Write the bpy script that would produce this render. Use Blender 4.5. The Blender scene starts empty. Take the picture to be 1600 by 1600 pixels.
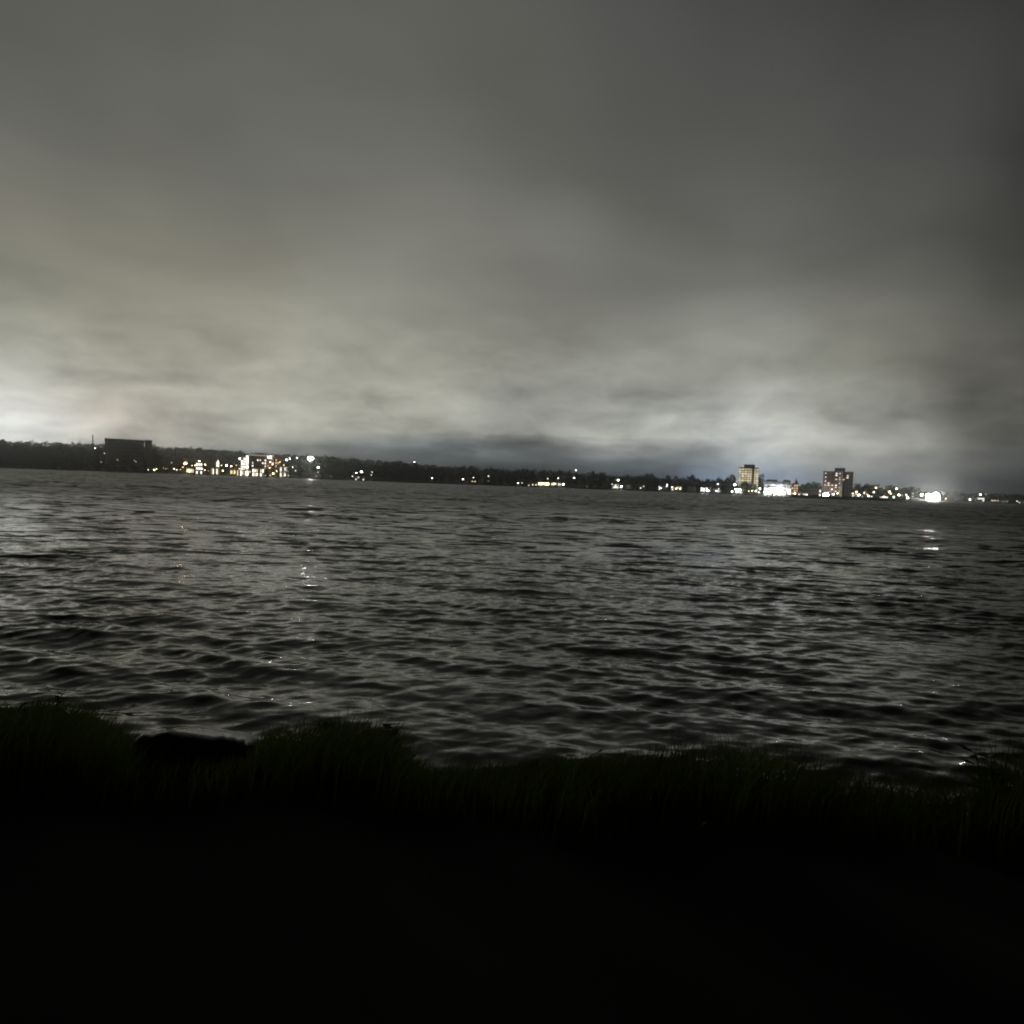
import bpy, math, random
import numpy as np
from mathutils import Matrix, Vector

random.seed(7)
rng = np.random.default_rng(7)
SC = bpy.context.scene
COL = SC.collection

# ------------------------------------------------------------------ camera
F = 1100.0            # focal length in photo pixels (photo 1600 x 1600)
CAM_H = 3.2
ROLL = math.radians(2.03)
PITCH = math.atan(44.5 / F)
cam = bpy.data.cameras.new('camera')
cam.sensor_width = 36.0
cam.lens = F / 1600.0 * 36.0
cam.clip_start = 0.05
cam.clip_end = 20000
co = bpy.data.objects.new('camera', cam)
COL.objects.link(co)
CM = (Matrix.Translation((0, 0, CAM_H)) @ Matrix.Rotation(math.radians(90) - PITCH, 4, 'X')
      @ Matrix.Rotation(ROLL, 4, 'Z'))
co.matrix_world = CM
SC.camera = co
CR = CM.to_3x3()

def ray(px, py):
    return CR @ Vector(((px - 800) / F, -(py - 800) / F, -1.0))
def P(px, py, D):
    """world point seen at photo pixel (px, py), D metres in front of the camera (world Y)"""
    r = ray(px, py)
    return Vector((r.x / r.y * D, D, CAM_H + r.z / r.y * D))
def horizon(px):
    return 727.0 + 0.0355 * px
def X(px, D):
    return P(px, horizon(px), D).x
def Z(px, py, D):
    return P(px, py, D).z
def pix(x, y):
    """photo column of a ground point"""
    return 800 + F * x / max(y, 1e-3)

# ------------------------------------------------------------------ render look
SC.view_settings.view_transform = 'Standard'
SC.view_settings.look = 'None'
SC.view_settings.exposure = 0.0
SC.view_settings.gamma = 1.0
SC.cycles.use_denoising = True
SC.cycles.denoiser = 'OPENIMAGEDENOISE'
SC.cycles.denoising_prefilter = 'ACCURATE'
SC.cycles.max_bounces = 5
SC.cycles.diffuse_bounces = 2
SC.cycles.glossy_bounces = 3
SC.cycles.transmission_bounces = 3
SC.cycles.transparent_max_bounces = 6
SC.cycles.volume_bounces = 0
SC.cycles.caustics_reflective = True
SC.cycles.sample_clamp_indirect = 3.0
SC.cycles.filter_width = 2.0

# ------------------------------------------------------------------ world: night cloud deck lit by far towns
def lin(c):
    return tuple(((v / 255) / 12.92 if v / 255 <= .04045 else ((v / 255 + .055) / 1.055) ** 2.4) for v in c)

world = bpy.data.worlds.new('World')
SC.world = world
world.use_nodes = True
wt = world.node_tree
wt.nodes.clear()
WN, WL = wt.nodes, wt.links
def N(t, typ, **kw):
    n = t.nodes.new(typ)
    for k, v in kw.items():
        setattr(n, k, v)
    return n
def math_node(t, op, a, b=None, c=None, clamp=False):
    n = t.nodes.new('ShaderNodeMath'); n.operation = op; n.use_clamp = clamp
    for i, v in enumerate((a, b, c)):
        if v is None: continue
        if isinstance(v, (int, float)): n.inputs[i].default_value = v
        else: t.links.new(v, n.inputs[i])
    return n.outputs[0]
tc = N(wt, 'ShaderNodeTexCoord')
sep = N(wt, 'ShaderNodeSeparateXYZ')
WL.new(tc.outputs['Generated'], sep.inputs[0])
dx, dy, dz = sep.outputs
M = lambda *a, **k: math_node(wt, *a, **k)
az0 = M('ARCTAN2', dx, dy)
hor = M('SQRT', M('ADD', M('MULTIPLY', dx, dx), M('MULTIPLY', dy, dy)))
te0 = M('DIVIDE', M('MAXIMUM', dz, 0.0), M('MAXIMUM', hor, 0.02))
# cloud deck coordinates: where the view ray meets a flat deck, so that the clouds close up towards the horizon
inv = M('DIVIDE', 1.0, M('ADD', M('MAXIMUM', dz, 0.0), 0.09))
comb = N(wt, 'ShaderNodeCombineXYZ')
WL.new(M('MULTIPLY', dx, inv), comb.inputs[0]); WL.new(M('MULTIPLY', dy, inv), comb.inputs[1])
comb.inputs[2].default_value = 3.7
def noise(vec, scale, detail, rough, dist=0.0, ntype='FBM'):
    n = N(wt, 'ShaderNodeTexNoise'); n.noise_dimensions = '3D'
    WL.new(vec, n.inputs['Vector'])
    n.inputs['Scale'].default_value = scale; n.inputs['Detail'].default_value = detail
    n.inputs['Roughness'].default_value = rough; n.inputs['Distortion'].default_value = dist
    return n
nA = noise(comb.outputs[0], 0.55, 3.0, 0.5, 0.2)
nB = noise(comb.outputs[0], 0.8, 4.0, 0.5, 0.3)
low = M('SUBTRACT', 1.0, M('MULTIPLY', te0, 3.2), clamp=True)
nC = noise(tc.outputs['Generated'], 2.6, 3.0, 0.5, 0.2)
# low ragged cloud just over the horizon, stretched sideways
mp = N(wt, 'ShaderNodeMapping'); mp.inputs['Scale'].default_value = (5.5, 5.5, 17.0)
WL.new(tc.outputs['Generated'], mp.inputs[0])
nD = noise(mp.outputs[0], 1.0, 5.0, 0.55, 0.5)
cen = lambda o: M('SUBTRACT', o, 0.5)
mp2 = N(wt, 'ShaderNodeMapping'); mp2.inputs['Scale'].default_value = (12, 12, 24.0); mp2.inputs['Location'].default_value = (3, 1, 2)
WL.new(tc.outputs['Generated'], mp2.inputs[0])
nF = noise(mp2.outputs[0], 1.0, 5.0, 0.6, 0.45)
low2 = M('SUBTRACT', 1.0, M('MULTIPLY', te0, 3.8), clamp=True)
az = M('ADD', az0, M('MULTIPLY', cen(nC.outputs[0]), 0.34))
el = M('MAXIMUM', M('MULTIPLY', te0, M('ADD', 1.0, M('ADD', M('MULTIPLY', cen(nA.outputs[0]), 0.7), M('MULTIPLY', M('MULTIPLY', cen(nD.outputs[0]), 0.9), low)))), 0.0)
AZS = [-180, -95, -60, -36, -27, -18, -9, 0, 9, 18, 27, 36, 50, 95, 180]
ROWS = [
 (0.000, [(3,3,3),(10,10,10),(115,114,110),(228,233,234),(165,163,157),(98,106,114),(58,63,68),(36,41,46),(40,46,54),(145,166,199),(127,135,141),(38,43,46),(26,27,27),(8,8,8),(3,3,3)]),
 (0.020, [(3,3,3),(10,10,10),(119,118,114),(245,246,245),(176,173,165),(108,115,121),(68,73,77),(45,50,55),(48,55,62),(149,170,197),(131,137,139),(45,50,54),(30,31,31),(8,8,8),(3,3,3)]),
 (0.042, [(3,3,3),(10,10,10),(122,121,117),(249,251,246),(194,189,177),(165,166,159),(119,126,129),(90,96,100),(99,105,111),(181,187,189),(157,158,156),(82,84,82),(41,42,41),(8,8,8),(3,3,3)]),
 (0.070, [(3,3,3),(10,10,10),(117,115,110),(228,228,221),(188,181,170),(180,179,168),(174,174,163),(157,158,151),(177,179,172),(222,225,220),(183,184,176),(86,86,81),(25,25,24),(8,8,8),(3,3,3)]),
 (0.110, [(3,3,3),(10,10,10),(88,86,82),(195,194,184),(177,174,162),(175,173,160),(171,171,160),(151,152,145),(167,169,162),(188,189,184),(164,165,155),(82,81,75),(24,23,22),(8,8,8),(3,3,3)]),
 (0.170, [(3,3,3),(10,10,10),(75,74,68),(156,155,142),(156,154,139),(154,152,138),(157,156,145),(152,152,143),(155,156,146),(155,157,147),(131,131,121),(75,74,69),(28,27,26),(8,8,8),(3,3,3)]),
 (0.280, [(3,3,3),(10,10,10),(67,66,62),(132,130,119),(130,128,116),(129,127,116),(130,129,121),(124,124,117),(114,114,108),(113,114,108),(99,99,94),(60,60,58),(23,23,22),(8,8,8),(3,3,3)]),
 (0.420, [(3,3,3),(10,10,10),(56,55,53),(105,105,99),(106,106,99),(106,106,100),(105,105,99),(99,99,94),(91,91,87),(88,88,85),(79,79,77),(49,49,48),(19,19,19),(8,8,8),(3,3,3)]),
 (0.650, [(3,3,3),(10,10,10),(50,50,48),(86,86,81),(86,86,82),(89,89,85),(87,87,83),(82,82,78),(77,77,76),(68,68,67),(56,56,55),(34,34,33),(14,14,14),(8,8,8),(3,3,3)]),
 (1.500, [(3,3,3),(12,12,12),(35,35,34),(78,78,75),(80,80,77),(80,80,77),(78,78,75),(75,75,72),(70,70,68),(62,62,61),(50,50,49),(29,29,29),(8,8,8),(8,8,8),(3,3,3)]),
 (5.000, [(8,8,8),(14,14,14),(24,24,23),(50,50,49),(50,50,49),(50,50,49),(50,50,49),(50,50,49),(50,50,49),(44,44,43),(38,38,37),(26,26,26),(10,10,10),(11,11,11),(8,8,8)]),
]
azf = M('ADD', M('DIVIDE', az, 2 * math.pi), 0.5)
prev = None
for i, (t, cols) in enumerate(ROWS):
    r = N(wt, 'ShaderNodeValToRGB'); cr = r.color_ramp; cr.interpolation = 'EASE'
    cr.elements[0].position = 0.0; cr.elements[1].position = 1.0
    for a in AZS[1:-1]:
        cr.elements.new((a + 180) / 360)
    for e, c in zip(cr.elements, cols):
        e.color = (*lin(c), 1)
    WL.new(azf, r.inputs[0])
    if prev is None:
        prev = r.outputs[0]
    else:
        mr = N(wt, 'ShaderNodeMapRange'); mr.interpolation_type = 'LINEAR'; mr.clamp = True
        mr.inputs['From Min'].default_value = ROWS[i-1][0]; mr.inputs['From Max'].default_value = t
        WL.new(el, mr.inputs['Value'])
        mx = N(wt, 'ShaderNodeMix'); mx.data_type = 'RGBA'
        WL.new(mr.outputs[0], mx.inputs[0]); WL.new(prev, mx.inputs[6]); WL.new(r.outputs[0], mx.inputs[7])
        prev = mx.outputs[2]
mod = M('ADD', 1.0, M('ADD', M('MULTIPLY', cen(nB.outputs[0]), 0.85), M('ADD', M('ADD', M('MULTIPLY', M('MULTIPLY', cen(nD.outputs[0]), 1.45), low), M('MULTIPLY', M('MULTIPLY', cen(nF.outputs[0]), 1.7), low2)), M('MULTIPLY', cen(nC.outputs[0]), 0.5))))
vm = N(wt, 'ShaderNodeVectorMath'); vm.operation = 'SCALE'
WL.new(prev, vm.inputs[0]); WL.new(mod, vm.inputs['Scale'])
bg = N(wt, 'ShaderNodeBackground'); WL.new(vm.outputs[0], bg.inputs[0]); bg.inputs[1].default_value = 1.0
wo = N(wt, 'ShaderNodeOutputWorld'); WL.new(bg.outputs[0], wo.inputs[0])

# ------------------------------------------------------------------ materials
MATS = {}
def mat(name, base, rough=0.8, var=0.25, scale=2.0, emit=None, strength=0.0, spec=0.3, bump=0.0, metal=0.0):
    if name in MATS: return MATS[name]
    m = bpy.data.materials.new(name); m.use_nodes = True
    t = m.node_tree; b = t.nodes['Principled BSDF']
    n = t.nodes.new('ShaderNodeTexNoise'); n.inputs['Scale'].default_value = scale; n.inputs['Detail'].default_value = 5
    tcn = t.nodes.new('ShaderNodeTexCoord'); t.links.new(tcn.outputs['Object'], n.inputs['Vector'])
    r = t.nodes.new('ShaderNodeValToRGB')
    r.color_ramp.elements[0].position = 0.3; r.color_ramp.elements[1].position = 0.7
    r.color_ramp.elements[0].color = (*[c * (1 - var) for c in base], 1)
    r.color_ramp.elements[1].color = (*[min(1, c * (1 + var)) for c in base], 1)
    t.links.new(n.outputs[0], r.inputs[0]); t.links.new(r.outputs[0], b.inputs['Base Color'])
    b.inputs['Roughness'].default_value = rough
    b.inputs['Specular IOR Level'].default_value = spec
    b.inputs['Metallic'].default_value = metal
    if bump:
        bn = t.nodes.new('ShaderNodeBump'); bn.inputs['Strength'].default_value = 1; bn.inputs['Distance'].default_value = bump
        t.links.new(n.outputs[0], bn.inputs['Height']); t.links.new(bn.outputs[0], b.inputs['Normal'])
    if emit:
        b.inputs['Emission Color'].default_value = (*emit, 1)
        b.inputs['Emission Strength'].default_value = strength
    MATS[name] = m
    return m
def glow(name, color, strength):
    return mat(name, (0.6, 0.6, 0.6), 0.4, 0.05, 1.0, color, strength)

def leaf_material(name, base, trans=0.4, scale=0.25):
    m = bpy.data.materials.new(name); m.use_nodes = True
    t = m.node_tree; t.nodes.clear()
    out = t.nodes.new('ShaderNodeOutputMaterial')
    n = t.nodes.new('ShaderNodeTexNoise'); n.inputs['Scale'].default_value = scale; n.inputs['Detail'].default_value = 4
    g = t.nodes.new('ShaderNodeNewGeometry'); t.links.new(g.outputs['Position'], n.inputs['Vector'])
    r = t.nodes.new('ShaderNodeValToRGB')
    r.color_ramp.elements[0].position = 0.3; r.color_ramp.elements[1].position = 0.7
    r.color_ramp.elements[0].color = (*[c * 0.55 for c in base], 1)
    r.color_ramp.elements[1].color = (*[c * 1.45 for c in base], 1)
    t.links.new(n.outputs[0], r.inputs[0])
    d = t.nodes.new('ShaderNodeBsdfDiffuse'); tr = t.nodes.new('ShaderNodeBsdfTranslucent')
    t.links.new(r.outputs[0], d.inputs[0]); t.links.new(r.outputs[0], tr.inputs[0])
    mx = t.nodes.new('ShaderNodeMixShader'); mx.inputs[0].default_value = trans
    t.links.new(d.outputs[0], mx.inputs[1]); t.links.new(tr.outputs[0], mx.inputs[2])
    t.links.new(mx.outputs[0], out.inputs[0])
    return m

M_LEAF = leaf_material('leaf_dark', (0.05, 0.075, 0.035))
M_LEAF2 = leaf_material('leaf_green', (0.07, 0.11, 0.035))
M_GRASS = leaf_material('grass_blade', (0.12, 0.16, 0.025), 0.58, 1.2)
M_BARK = mat('bark', (0.06, 0.05, 0.04), 0.9, 0.3, 3)
M_POLE = mat('pole_metal', (0.12, 0.12, 0.12), 0.5, 0.1, 3)
M_ROOF = mat('roof_slate', (0.05, 0.05, 0.055), 0.8, 0.3, 1)
M_GLASS = mat('window_dark', (0.02, 0.022, 0.025), 0.1, 0.2, 1, spec=0.5)
M_SOIL = mat('soil', (0.010, 0.010, 0.007), 0.95, 0.4, 1.5)
M_LAND = mat('land_grass', (0.035, 0.045, 0.025), 0.95, 0.4, 0.05)
M_WALLS = {
 'cream': mat('wall_cream', (0.55, 0.49, 0.36), 0.85, 0.12, 0.3),
 'brown': mat('wall_brown_brick', (0.17, 0.095, 0.07), 0.9, 0.2, 0.5),
 'taupe': mat('wall_taupe', (0.55, 0.48, 0.44), 0.9, 0.15, 0.3),
 'white': mat('wall_white', (0.75, 0.75, 0.76), 0.8, 0.08, 0.3),
 'orange': mat('wall_orange_brick', (0.42, 0.24, 0.15), 0.9, 0.2, 0.5),
 'grey': mat('wall_grey', (0.30, 0.31, 0.31), 0.85, 0.15, 0.3),
 'dark': mat('wall_dark', (0.08, 0.07, 0.065), 0.85, 0.2, 0.3),
}
WHITE = (1.0, 0.98, 0.92); COOL = (0.88, 0.94, 1.0); WARM = (1.0, 0.76, 0.42); ORANGE = (1.0, 0.52, 0.18); YEL = (1.0, 0.95, 0.45); GRN = (0.75, 1.0, 0.55)

# ------------------------------------------------------------------ mesh helpers
def mesh_obj(name, verts, faces, material, parent=None, smooth=False):
    me = bpy.data.meshes.new(name)
    if isinstance(verts, np.ndarray):
        me.vertices.add(len(verts)); me.vertices.foreach_set('co', verts.astype(np.float32).ravel())
        faces = np.asarray(faces); k = faces.shape[1]
        me.loops.add(faces.size); me.loops.foreach_set('vertex_index', faces.astype(np.int32).ravel())
        me.polygons.add(len(faces))
        me.polygons.foreach_set('loop_start', np.arange(0, faces.size, k, dtype=np.int32))
        me.update(calc_edges=True)
    else:
        me.from_pydata(verts, [], faces); me.update()
    if smooth:
        me.polygons.foreach_set('use_smooth', [True] * len(me.polygons))
    me.materials.append(material)
    o = bpy.data.objects.new(name, me); COL.objects.link(o)
    if parent is not None: o.parent = parent
    return o
class MB:
    def __init__(s): s.v = []; s.f = []
    def box(s, x0, x1, y0, y1, z0, z1):
        b = len(s.v)
        s.v += [(x0,y0,z0),(x1,y0,z0),(x1,y1,z0),(x0,y1,z0),(x0,y0,z1),(x1,y0,z1),(x1,y1,z1),(x0,y1,z1)]
        s.f += [(b,b+3,b+2,b+1),(b+4,b+5,b+6,b+7),(b,b+1,b+5,b+4),(b+1,b+2,b+6,b+5),(b+2,b+3,b+7,b+6),(b+3,b,b+4,b+7)]
        return s
    def tube(s, pts, radii, n=7):
        prev = None
        for i, (p, r) in enumerate(zip(pts, radii)):
            p = Vector(p)
            d = (Vector(pts[min(i+1, len(pts)-1)]) - Vector(pts[max(i-1, 0)])).normalized()
            u = d.orthogonal().normalized(); w = d.cross(u)
            ring = []
            for k in range(n):
                a = 2 * math.pi * k / n
                ring.append(len(s.v)); s.v.append(tuple(p + (u * math.cos(a) + w * math.sin(a)) * r))
            if prev:
                for k in range(n): s.f.append((prev[k], prev[(k+1) % n], ring[(k+1) % n], ring[k]))
            else: s.f.append(tuple(reversed(ring)))
            prev = ring
        s.f.append(tuple(prev)); return s
    def gable(s, x0, x1, y0, y1, z0, h, over=0.5):
        """ridge along x"""
        b = len(s.v); x0 -= over; x1 += over; y0 -= over; y1 += over; ym = (y0 + y1) / 2
        s.v += [(x0,y0,z0),(x1,y0,z0),(x1,y1,z0),(x0,y1,z0),(x0,ym,z0+h),(x1,ym,z0+h)]
        s.f += [(b,b+3,b+2,b+1),(b,b+1,b+5,b+4),(b+2,b+3,b+4,b+5),(b,b+4,b+3),(b+1,b+2,b+5)]
        return s
    def frustum(s, x0, x1, y0, y1, z0, z1, inset):
        b = len(s.v); i = inset
        s.v += [(x0,y0,z0),(x1,y0,z0),(x1,y1,z0),(x0,y1,z0),(x0+i,y0+i,z1),(x1-i,y0+i,z1),(x1-i,y1-i,z1),(x0+i,y1-i,z1)]
        s.f += [(b,b+3,b+2,b+1),(b+4,b+5,b+6,b+7),(b,b+1,b+5,b+4),(b+1,b+2,b+6,b+5),(b+2,b+3,b+7,b+6),(b+3,b,b+4,b+7)]
        return s
    def ball(s, c, r, seg=10, rings=6, sq=1.0):
        b = len(s.v)
        s.v.append((c[0], c[1], c[2] - r * sq))
        for i in range(1, rings):
            th = math.pi * i / rings
            for k in range(seg):
                a = 2 * math.pi * k / seg
                s.v.append((c[0] + r*math.sin(th)*math.cos(a), c[1] + r*math.sin(th)*math.sin(a), c[2] - r*sq*math.cos(th)))
        s.v.append((c[0], c[1], c[2] + r * sq)); top = len(s.v) - 1
        for k in range(seg):
            s.f.append((b, b+1+(k+1) % seg, b+1+k))
            for i in range(rings-2):
                q = b + 1 + i*seg
                s.f.append((q+k, q+(k+1) % seg, q+seg+(k+1) % seg, q+seg+k))
            q = b + 1 + (rings-2)*seg
            s.f.append((q+k, q+(k+1) % seg, top))
        return s
    def build(s, name, material, parent=None, smooth=False):
        return mesh_obj(name, s.v, s.f, material, parent, smooth)
def tag(o, label=None, cat=None, group=None, kind=None):
    if label: o['label'] = label
    if cat: o['category'] = cat
    if group: o['group'] = group
    if kind: o['kind'] = kind
    return o
def empty(name, loc, rz, label, cat, group=None):
    o = bpy.data.objects.new(name, None); COL.objects.link(o)
    o.empty_display_size = 0.5
    o.location = loc; o.rotation_euler = (0, 0, rz)
    return tag(o, label, cat, group)
def link_copy(o, parent=None):
    c = o.copy(); COL.objects.link(c)
    if parent is not None: c.parent = parent
    return c

# ------------------------------------------------------------------ terrain of the far shore
PXS = [-400, 0, 300, 700, 1000, 1200, 1420, 1440, 1600, 2100]
DSH = [1000, 1000, 950, 860, 800, 760, 800, 900, 1050, 1150]
def Dsh(px): return float(np.interp(px, PXS, DSH))
RX = [-500, 0, 110, 240, 330, 400, 480, 560, 640, 720, 800, 900, 1000, 1150, 1300, 1420, 1500, 1600, 2100]
RY = [668, 690, 694, 696, 702, 710, 714, 718, 723, 731, 736, 741, 746, 757, 765, 768, 771, 775, 800]
RIDGE_D = 1750.0
def ridge_z(px):
    return CAM_H + (horizon(px) - float(np.interp(px, RX, RY))) / F * RIDGE_D - 9
def sst(a, b, v):
    t = min(1, max(0, (v - a) / (b - a))); return t * t * (3 - 2 * t)
def terr(x, y):
    px = pix(x, y); ds = Dsh(px); d = y - ds
    if d < 0: return 0.0
    rz = max(4.0, ridge_z(px))
    z = 1.3 * sst(0, 6, d) + 2.2 * sst(10, 160, d)
    z += (rz - 3.5) * sst(ds + 30, RIDGE_D, y) * 1.0
    z += 2.0 * math.sin(x * 0.011 + 1) * sst(ds + 100, RIDGE_D, y)
    if y > RIDGE_D: z -= (y - RIDGE_D) * 0.04
    return z
def build_land():
    cols = np.linspace(-420, 2020, 245); vs = []; fs = []
    offs = [-6, -1, 2, 6, 12, 25, 45, 70, 100, 140, 190, 250, 330, 430, 560, 700, 820, 950, 1100, 1400, 1700]
    for c in cols:
        ds = Dsh(c)
        for k, o in enumerate(offs):
            y = ds + o; x = (c - 800) / F * y
            z = -1.0 if o == -6 else (-0.2 if o == -1 else terr(x, y))
            vs.append((x, y, z))
    n = len(offs)
    for i in range(len(cols) - 1):
        for k in range(n - 1):
            a = i * n + k; fs.append((a, a + n, a + n + 1, a + 1))
    o = mesh_obj('shore_land', vs, fs, M_LAND, smooth=True)
    tag(o, kind='structure')
build_land()

# ------------------------------------------------------------------ lake
M_WATER = bpy.data.materials.new('lake_water'); M_WATER.use_nodes = True
def water_material():
    t = M_WATER.node_tree; b = t.nodes['Principled BSDF']
    b.inputs['Base Color'].default_value = (0.062, 0.070, 0.054, 1)
    b.inputs['IOR'].default_value = 1.33
    b.inputs['Roughness'].default_value = 0.09
    g = t.nodes.new('ShaderNodeNewGeometry')
    def nz(sx, sy, detail, rough, dist=0.3, off=0):
        m = t.nodes.new('ShaderNodeMapping'); m.inputs['Scale'].default_value = (sx, sy, 1); m.inputs['Location'].default_value = (off, off, 0)
        m.inputs['Rotation'].default_value = (0, 0, 0.12)
        t.links.new(g.outputs['Position'], m.inputs[0])
        n = t.nodes.new('ShaderNodeTexNoise'); t.links.new(m.outputs[0], n.inputs['Vector'])
        n.inputs['Scale'].default_value = 1; n.inputs['Detail'].default_value = detail; n.inputs['Roughness'].default_value = rough
        n.inputs['Distortion'].default_value = dist
        return n.outputs[0] if detail == 3 and rough == 0.5 else n.outputs['Color']
    MM = lambda *a, **k: math_node(t, *a, **k)
    sepw = t.nodes.new('ShaderNodeSeparateXYZ'); t.links.new(g.outputs['Position'], sepw.inputs[0])
    far = t.nodes.new('ShaderNodeMapRange'); far.interpolation_type = 'SMOOTHSTEP'
    far.inputs['From Min'].default_value = 5; far.inputs['From Max'].default_value = 38
    t.links.new(sepw.outputs[1], far.inputs['Value'])
    rg = t.nodes.new('ShaderNodeMapRange'); rg.interpolation_type = 'SMOOTHSTEP'
    rg.inputs['From Min'].default_value = 22; rg.inputs['From Max'].default_value = 110
    rg.inputs['To Min'].default_value = 0.085; rg.inputs['To Max'].default_value = 0.32
    t.links.new(sepw.outputs[1], rg.inputs['Value']); t.links.new(rg.outputs[0], b.inputs['Roughness'])
    small = nz(2.2, 4.5, 3, 0.6)
    mid = nz(0.5, 1.3, 4, 0.6, 0.5, 7)
    lanes = nz(0.004, 0.03, 3, 0.5, 0.3, 3)
    lane_amp = MM('ADD', 0.55, MM('MULTIPLY', lanes, 0.9))
    def vmath(op, a, b):
        n = t.nodes.new('ShaderNodeVectorMath'); n.operation = op
        for i, v in enumerate((a, b)):
            if isinstance(v, tuple): n.inputs[i].default_value = v
            else: t.links.new(v, n.inputs[i])
        return n.outputs[0]
    def vscale(a, f):
        n = t.nodes.new('ShaderNodeVectorMath'); n.operation = 'SCALE'; t.links.new(a, n.inputs[0])
        if isinstance(f, (int, float)): n.inputs['Scale'].default_value = f
        else: t.links.new(f, n.inputs['Scale'])
        return n.outputs[0]
    # slopes of the ripples taken straight from two noises (x weaker than y), stronger where the mesh carries no waves
    s1 = vmath('MULTIPLY', vmath('SUBTRACT', small, (.5, .5, .5)), (0.4, 0.6, 0.0))
    s2 = vscale(vmath('MULTIPLY', vmath('SUBTRACT', mid, (.5, .5, .5)), (1.5, 2.5, 0.0)), far.outputs[0])
    sl = vscale(vmath('ADD', s1, s2), lane_amp)
    nn = vmath('NORMALIZE', vmath('ADD', g.outputs['Normal'], sl), (0, 0, 0))
    t.links.new(nn, b.inputs['Normal'])
water_material()

def build_water():
    ny = 1700; nx = 720
    # rows: fine near, coarser with distance
    t = np.linspace(0, 1, ny)
    near = 3.0; 
    inv = 1 / near + (1 / 110.0 - 1 / near) * t ** 0.9     # even steps on the image
    ys = 1 / inv
    ys = np.concatenate([ys, np.geomspace(ys[-1] * 1.01, 500, 420), np.geomspace(510, 1700, 60)])
    us = np.linspace(-1.35, 1.35, nx)
    U, Y = np.meshgrid(us, ys)
    Xg = U * (Y + 1.5)
    dyr = np.gradient(ys)[:, None] * np.ones_like(U)
    dxr = (us[1] - us[0]) * (Y + 1.5)
    H = np.zeros_like(U); DX = np.zeros_like(U); DY = np.zeros_like(U)
    r = np.random.default_rng(21)
    comps = []
    for i in range(95):
        lam = float(np.exp(r.uniform(np.log(0.32), np.log(4.6))))
        if lam > 1.1: ang = math.radians(90 + r.normal(-7, 11 if lam > 2 else 15))
        else: ang = math.radians(90 + r.normal(-4, 36))
        amp = 0.0031 * lam ** 0.60 * (1.0 if lam < 3.0 else 0.8) * r.uniform(0.5, 1.4)
        comps.append((lam, ang, amp, r.uniform(0, 6.28)))
    # group envelope so crests come and go
    env = 0.8 + 0.35 * np.sin(Xg * 0.21 + 0.4 * np.sin(Y * 0.3)) * np.sin(Y * 0.27 + 1.1) + 0.25 * np.sin(Xg * 0.53 + Y * 0.31 + 2) + 0.22 * np.sin(Xg * 0.9 - Y * 0.6) * np.sin(Y * .13 + Xg * .07)
    for lam, ang, amp, ph in comps:
        k = 2 * math.pi / lam; cx, cy = math.cos(ang), math.sin(ang)
        fade = np.clip((lam / np.maximum(dyr, dxr) - 2.2) / 2.5, 0, 1)
        a = amp * fade * (env if lam > 0.9 else 0.4 + 0.6 * env)
        wob = 0.35 * np.sin(Xg * 0.37 / lam + ph * 3) 
        th = k * (cx * Xg + cy * Y) + ph + wob
        H += a * (np.cos(th) - 0.26 * np.sin(2 * th))
        DX += -a * 0.8 * cx * np.sin(th); DY += -a * 0.8 * cy * np.sin(th)
    for i in range(16):      # longer low waves added to shade the far water from lamp streaks
        lam = float(r.uniform(6, 16)); ang = math.radians(90 + r.normal(-5, 14)); k = 2 * math.pi / lam
        a = 0.0036 * lam * np.clip((Y - 25) / 40, 0, 1) * np.clip((lam / dyr - 1.5) / 2, 0, 1) * r.uniform(.5, 1.4)
        H += a * np.cos(k * (math.cos(ang) * Xg + math.sin(ang) * Y) + r.uniform(0, 6.28))
    V = np.stack([Xg + DX, Y + DY, H], -1).reshape(-1, 3)
    R, C = U.shape
    idx = np.arange(R * C).reshape(R, C)
    Fc = np.stack([idx[:-1, :-1], idx[:-1, 1:], idx[1:, 1:], idx[1:, :-1]], -1).reshape(-1, 4)
    o = mesh_obj('lake_water', V, Fc, M_WATER, smooth=True)
    tag(o, kind='structure')
build_water()

# ------------------------------------------------------------------ trees
def leaf_quads(cent, size, r):
    n = len(cent)
    d = r.normal(size=(n, 3)); d /= np.linalg.norm(d, axis=1)[:, None]
    e = r.normal(size=(n, 3)); e -= (e * d).sum(1)[:, None] * d; e /= np.linalg.norm(e, axis=1)[:, None]
    s = size[:, None] * 0.5
    q = np.stack([cent - d*s - e*s*0.7, cent + d*s - e*s*0.5, cent + d*s*0.8 + e*s*0.7, cent - d*s*0.9 + e*s*0.6], 1)
    return q.reshape(-1, 3), np.arange(4 * n).reshape(n, 4)
def crown_pts(r, n, conic=False, lobes=9, width=0.42, low=0.16):
    pts = []
    L = []
    for i in range(lobes):
        z = low + 0.14 + (0.94 - low - 0.14) * (i + r.uniform(0, .8)) / lobes
        ww = width * (1.25 - z) if conic else width * math.sin(math.pi * min(0.97, 0.22 + 0.72 * (z - low) / (1 - low))) 
        a = r.uniform(0, 6.28); rad = ww * r.uniform(0.1, 0.72)
        L.append((rad * math.cos(a), rad * math.sin(a), z, ww * r.uniform(0.45, 0.75) + 0.03))
    w = np.array([l[3] ** 2 for l in L]); w /= w.sum()
    which = r.choice(lobes, n, p=w)
    d = r.normal(size=(n, 3)); d /= np.linalg.norm(d, axis=1)[:, None]
    rr = r.uniform(0.35, 1.08, n) ** 0.6
    A = np.array(L)[which]
    p = A[:, :3] + d * (A[:, 3] * rr)[:, None] * np.array([1, 1, 0.8])
    p[:, 2] = np.clip(p[:, 2], low * 0.9, 1.02)
    return p
TREE_KINDS = []
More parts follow.
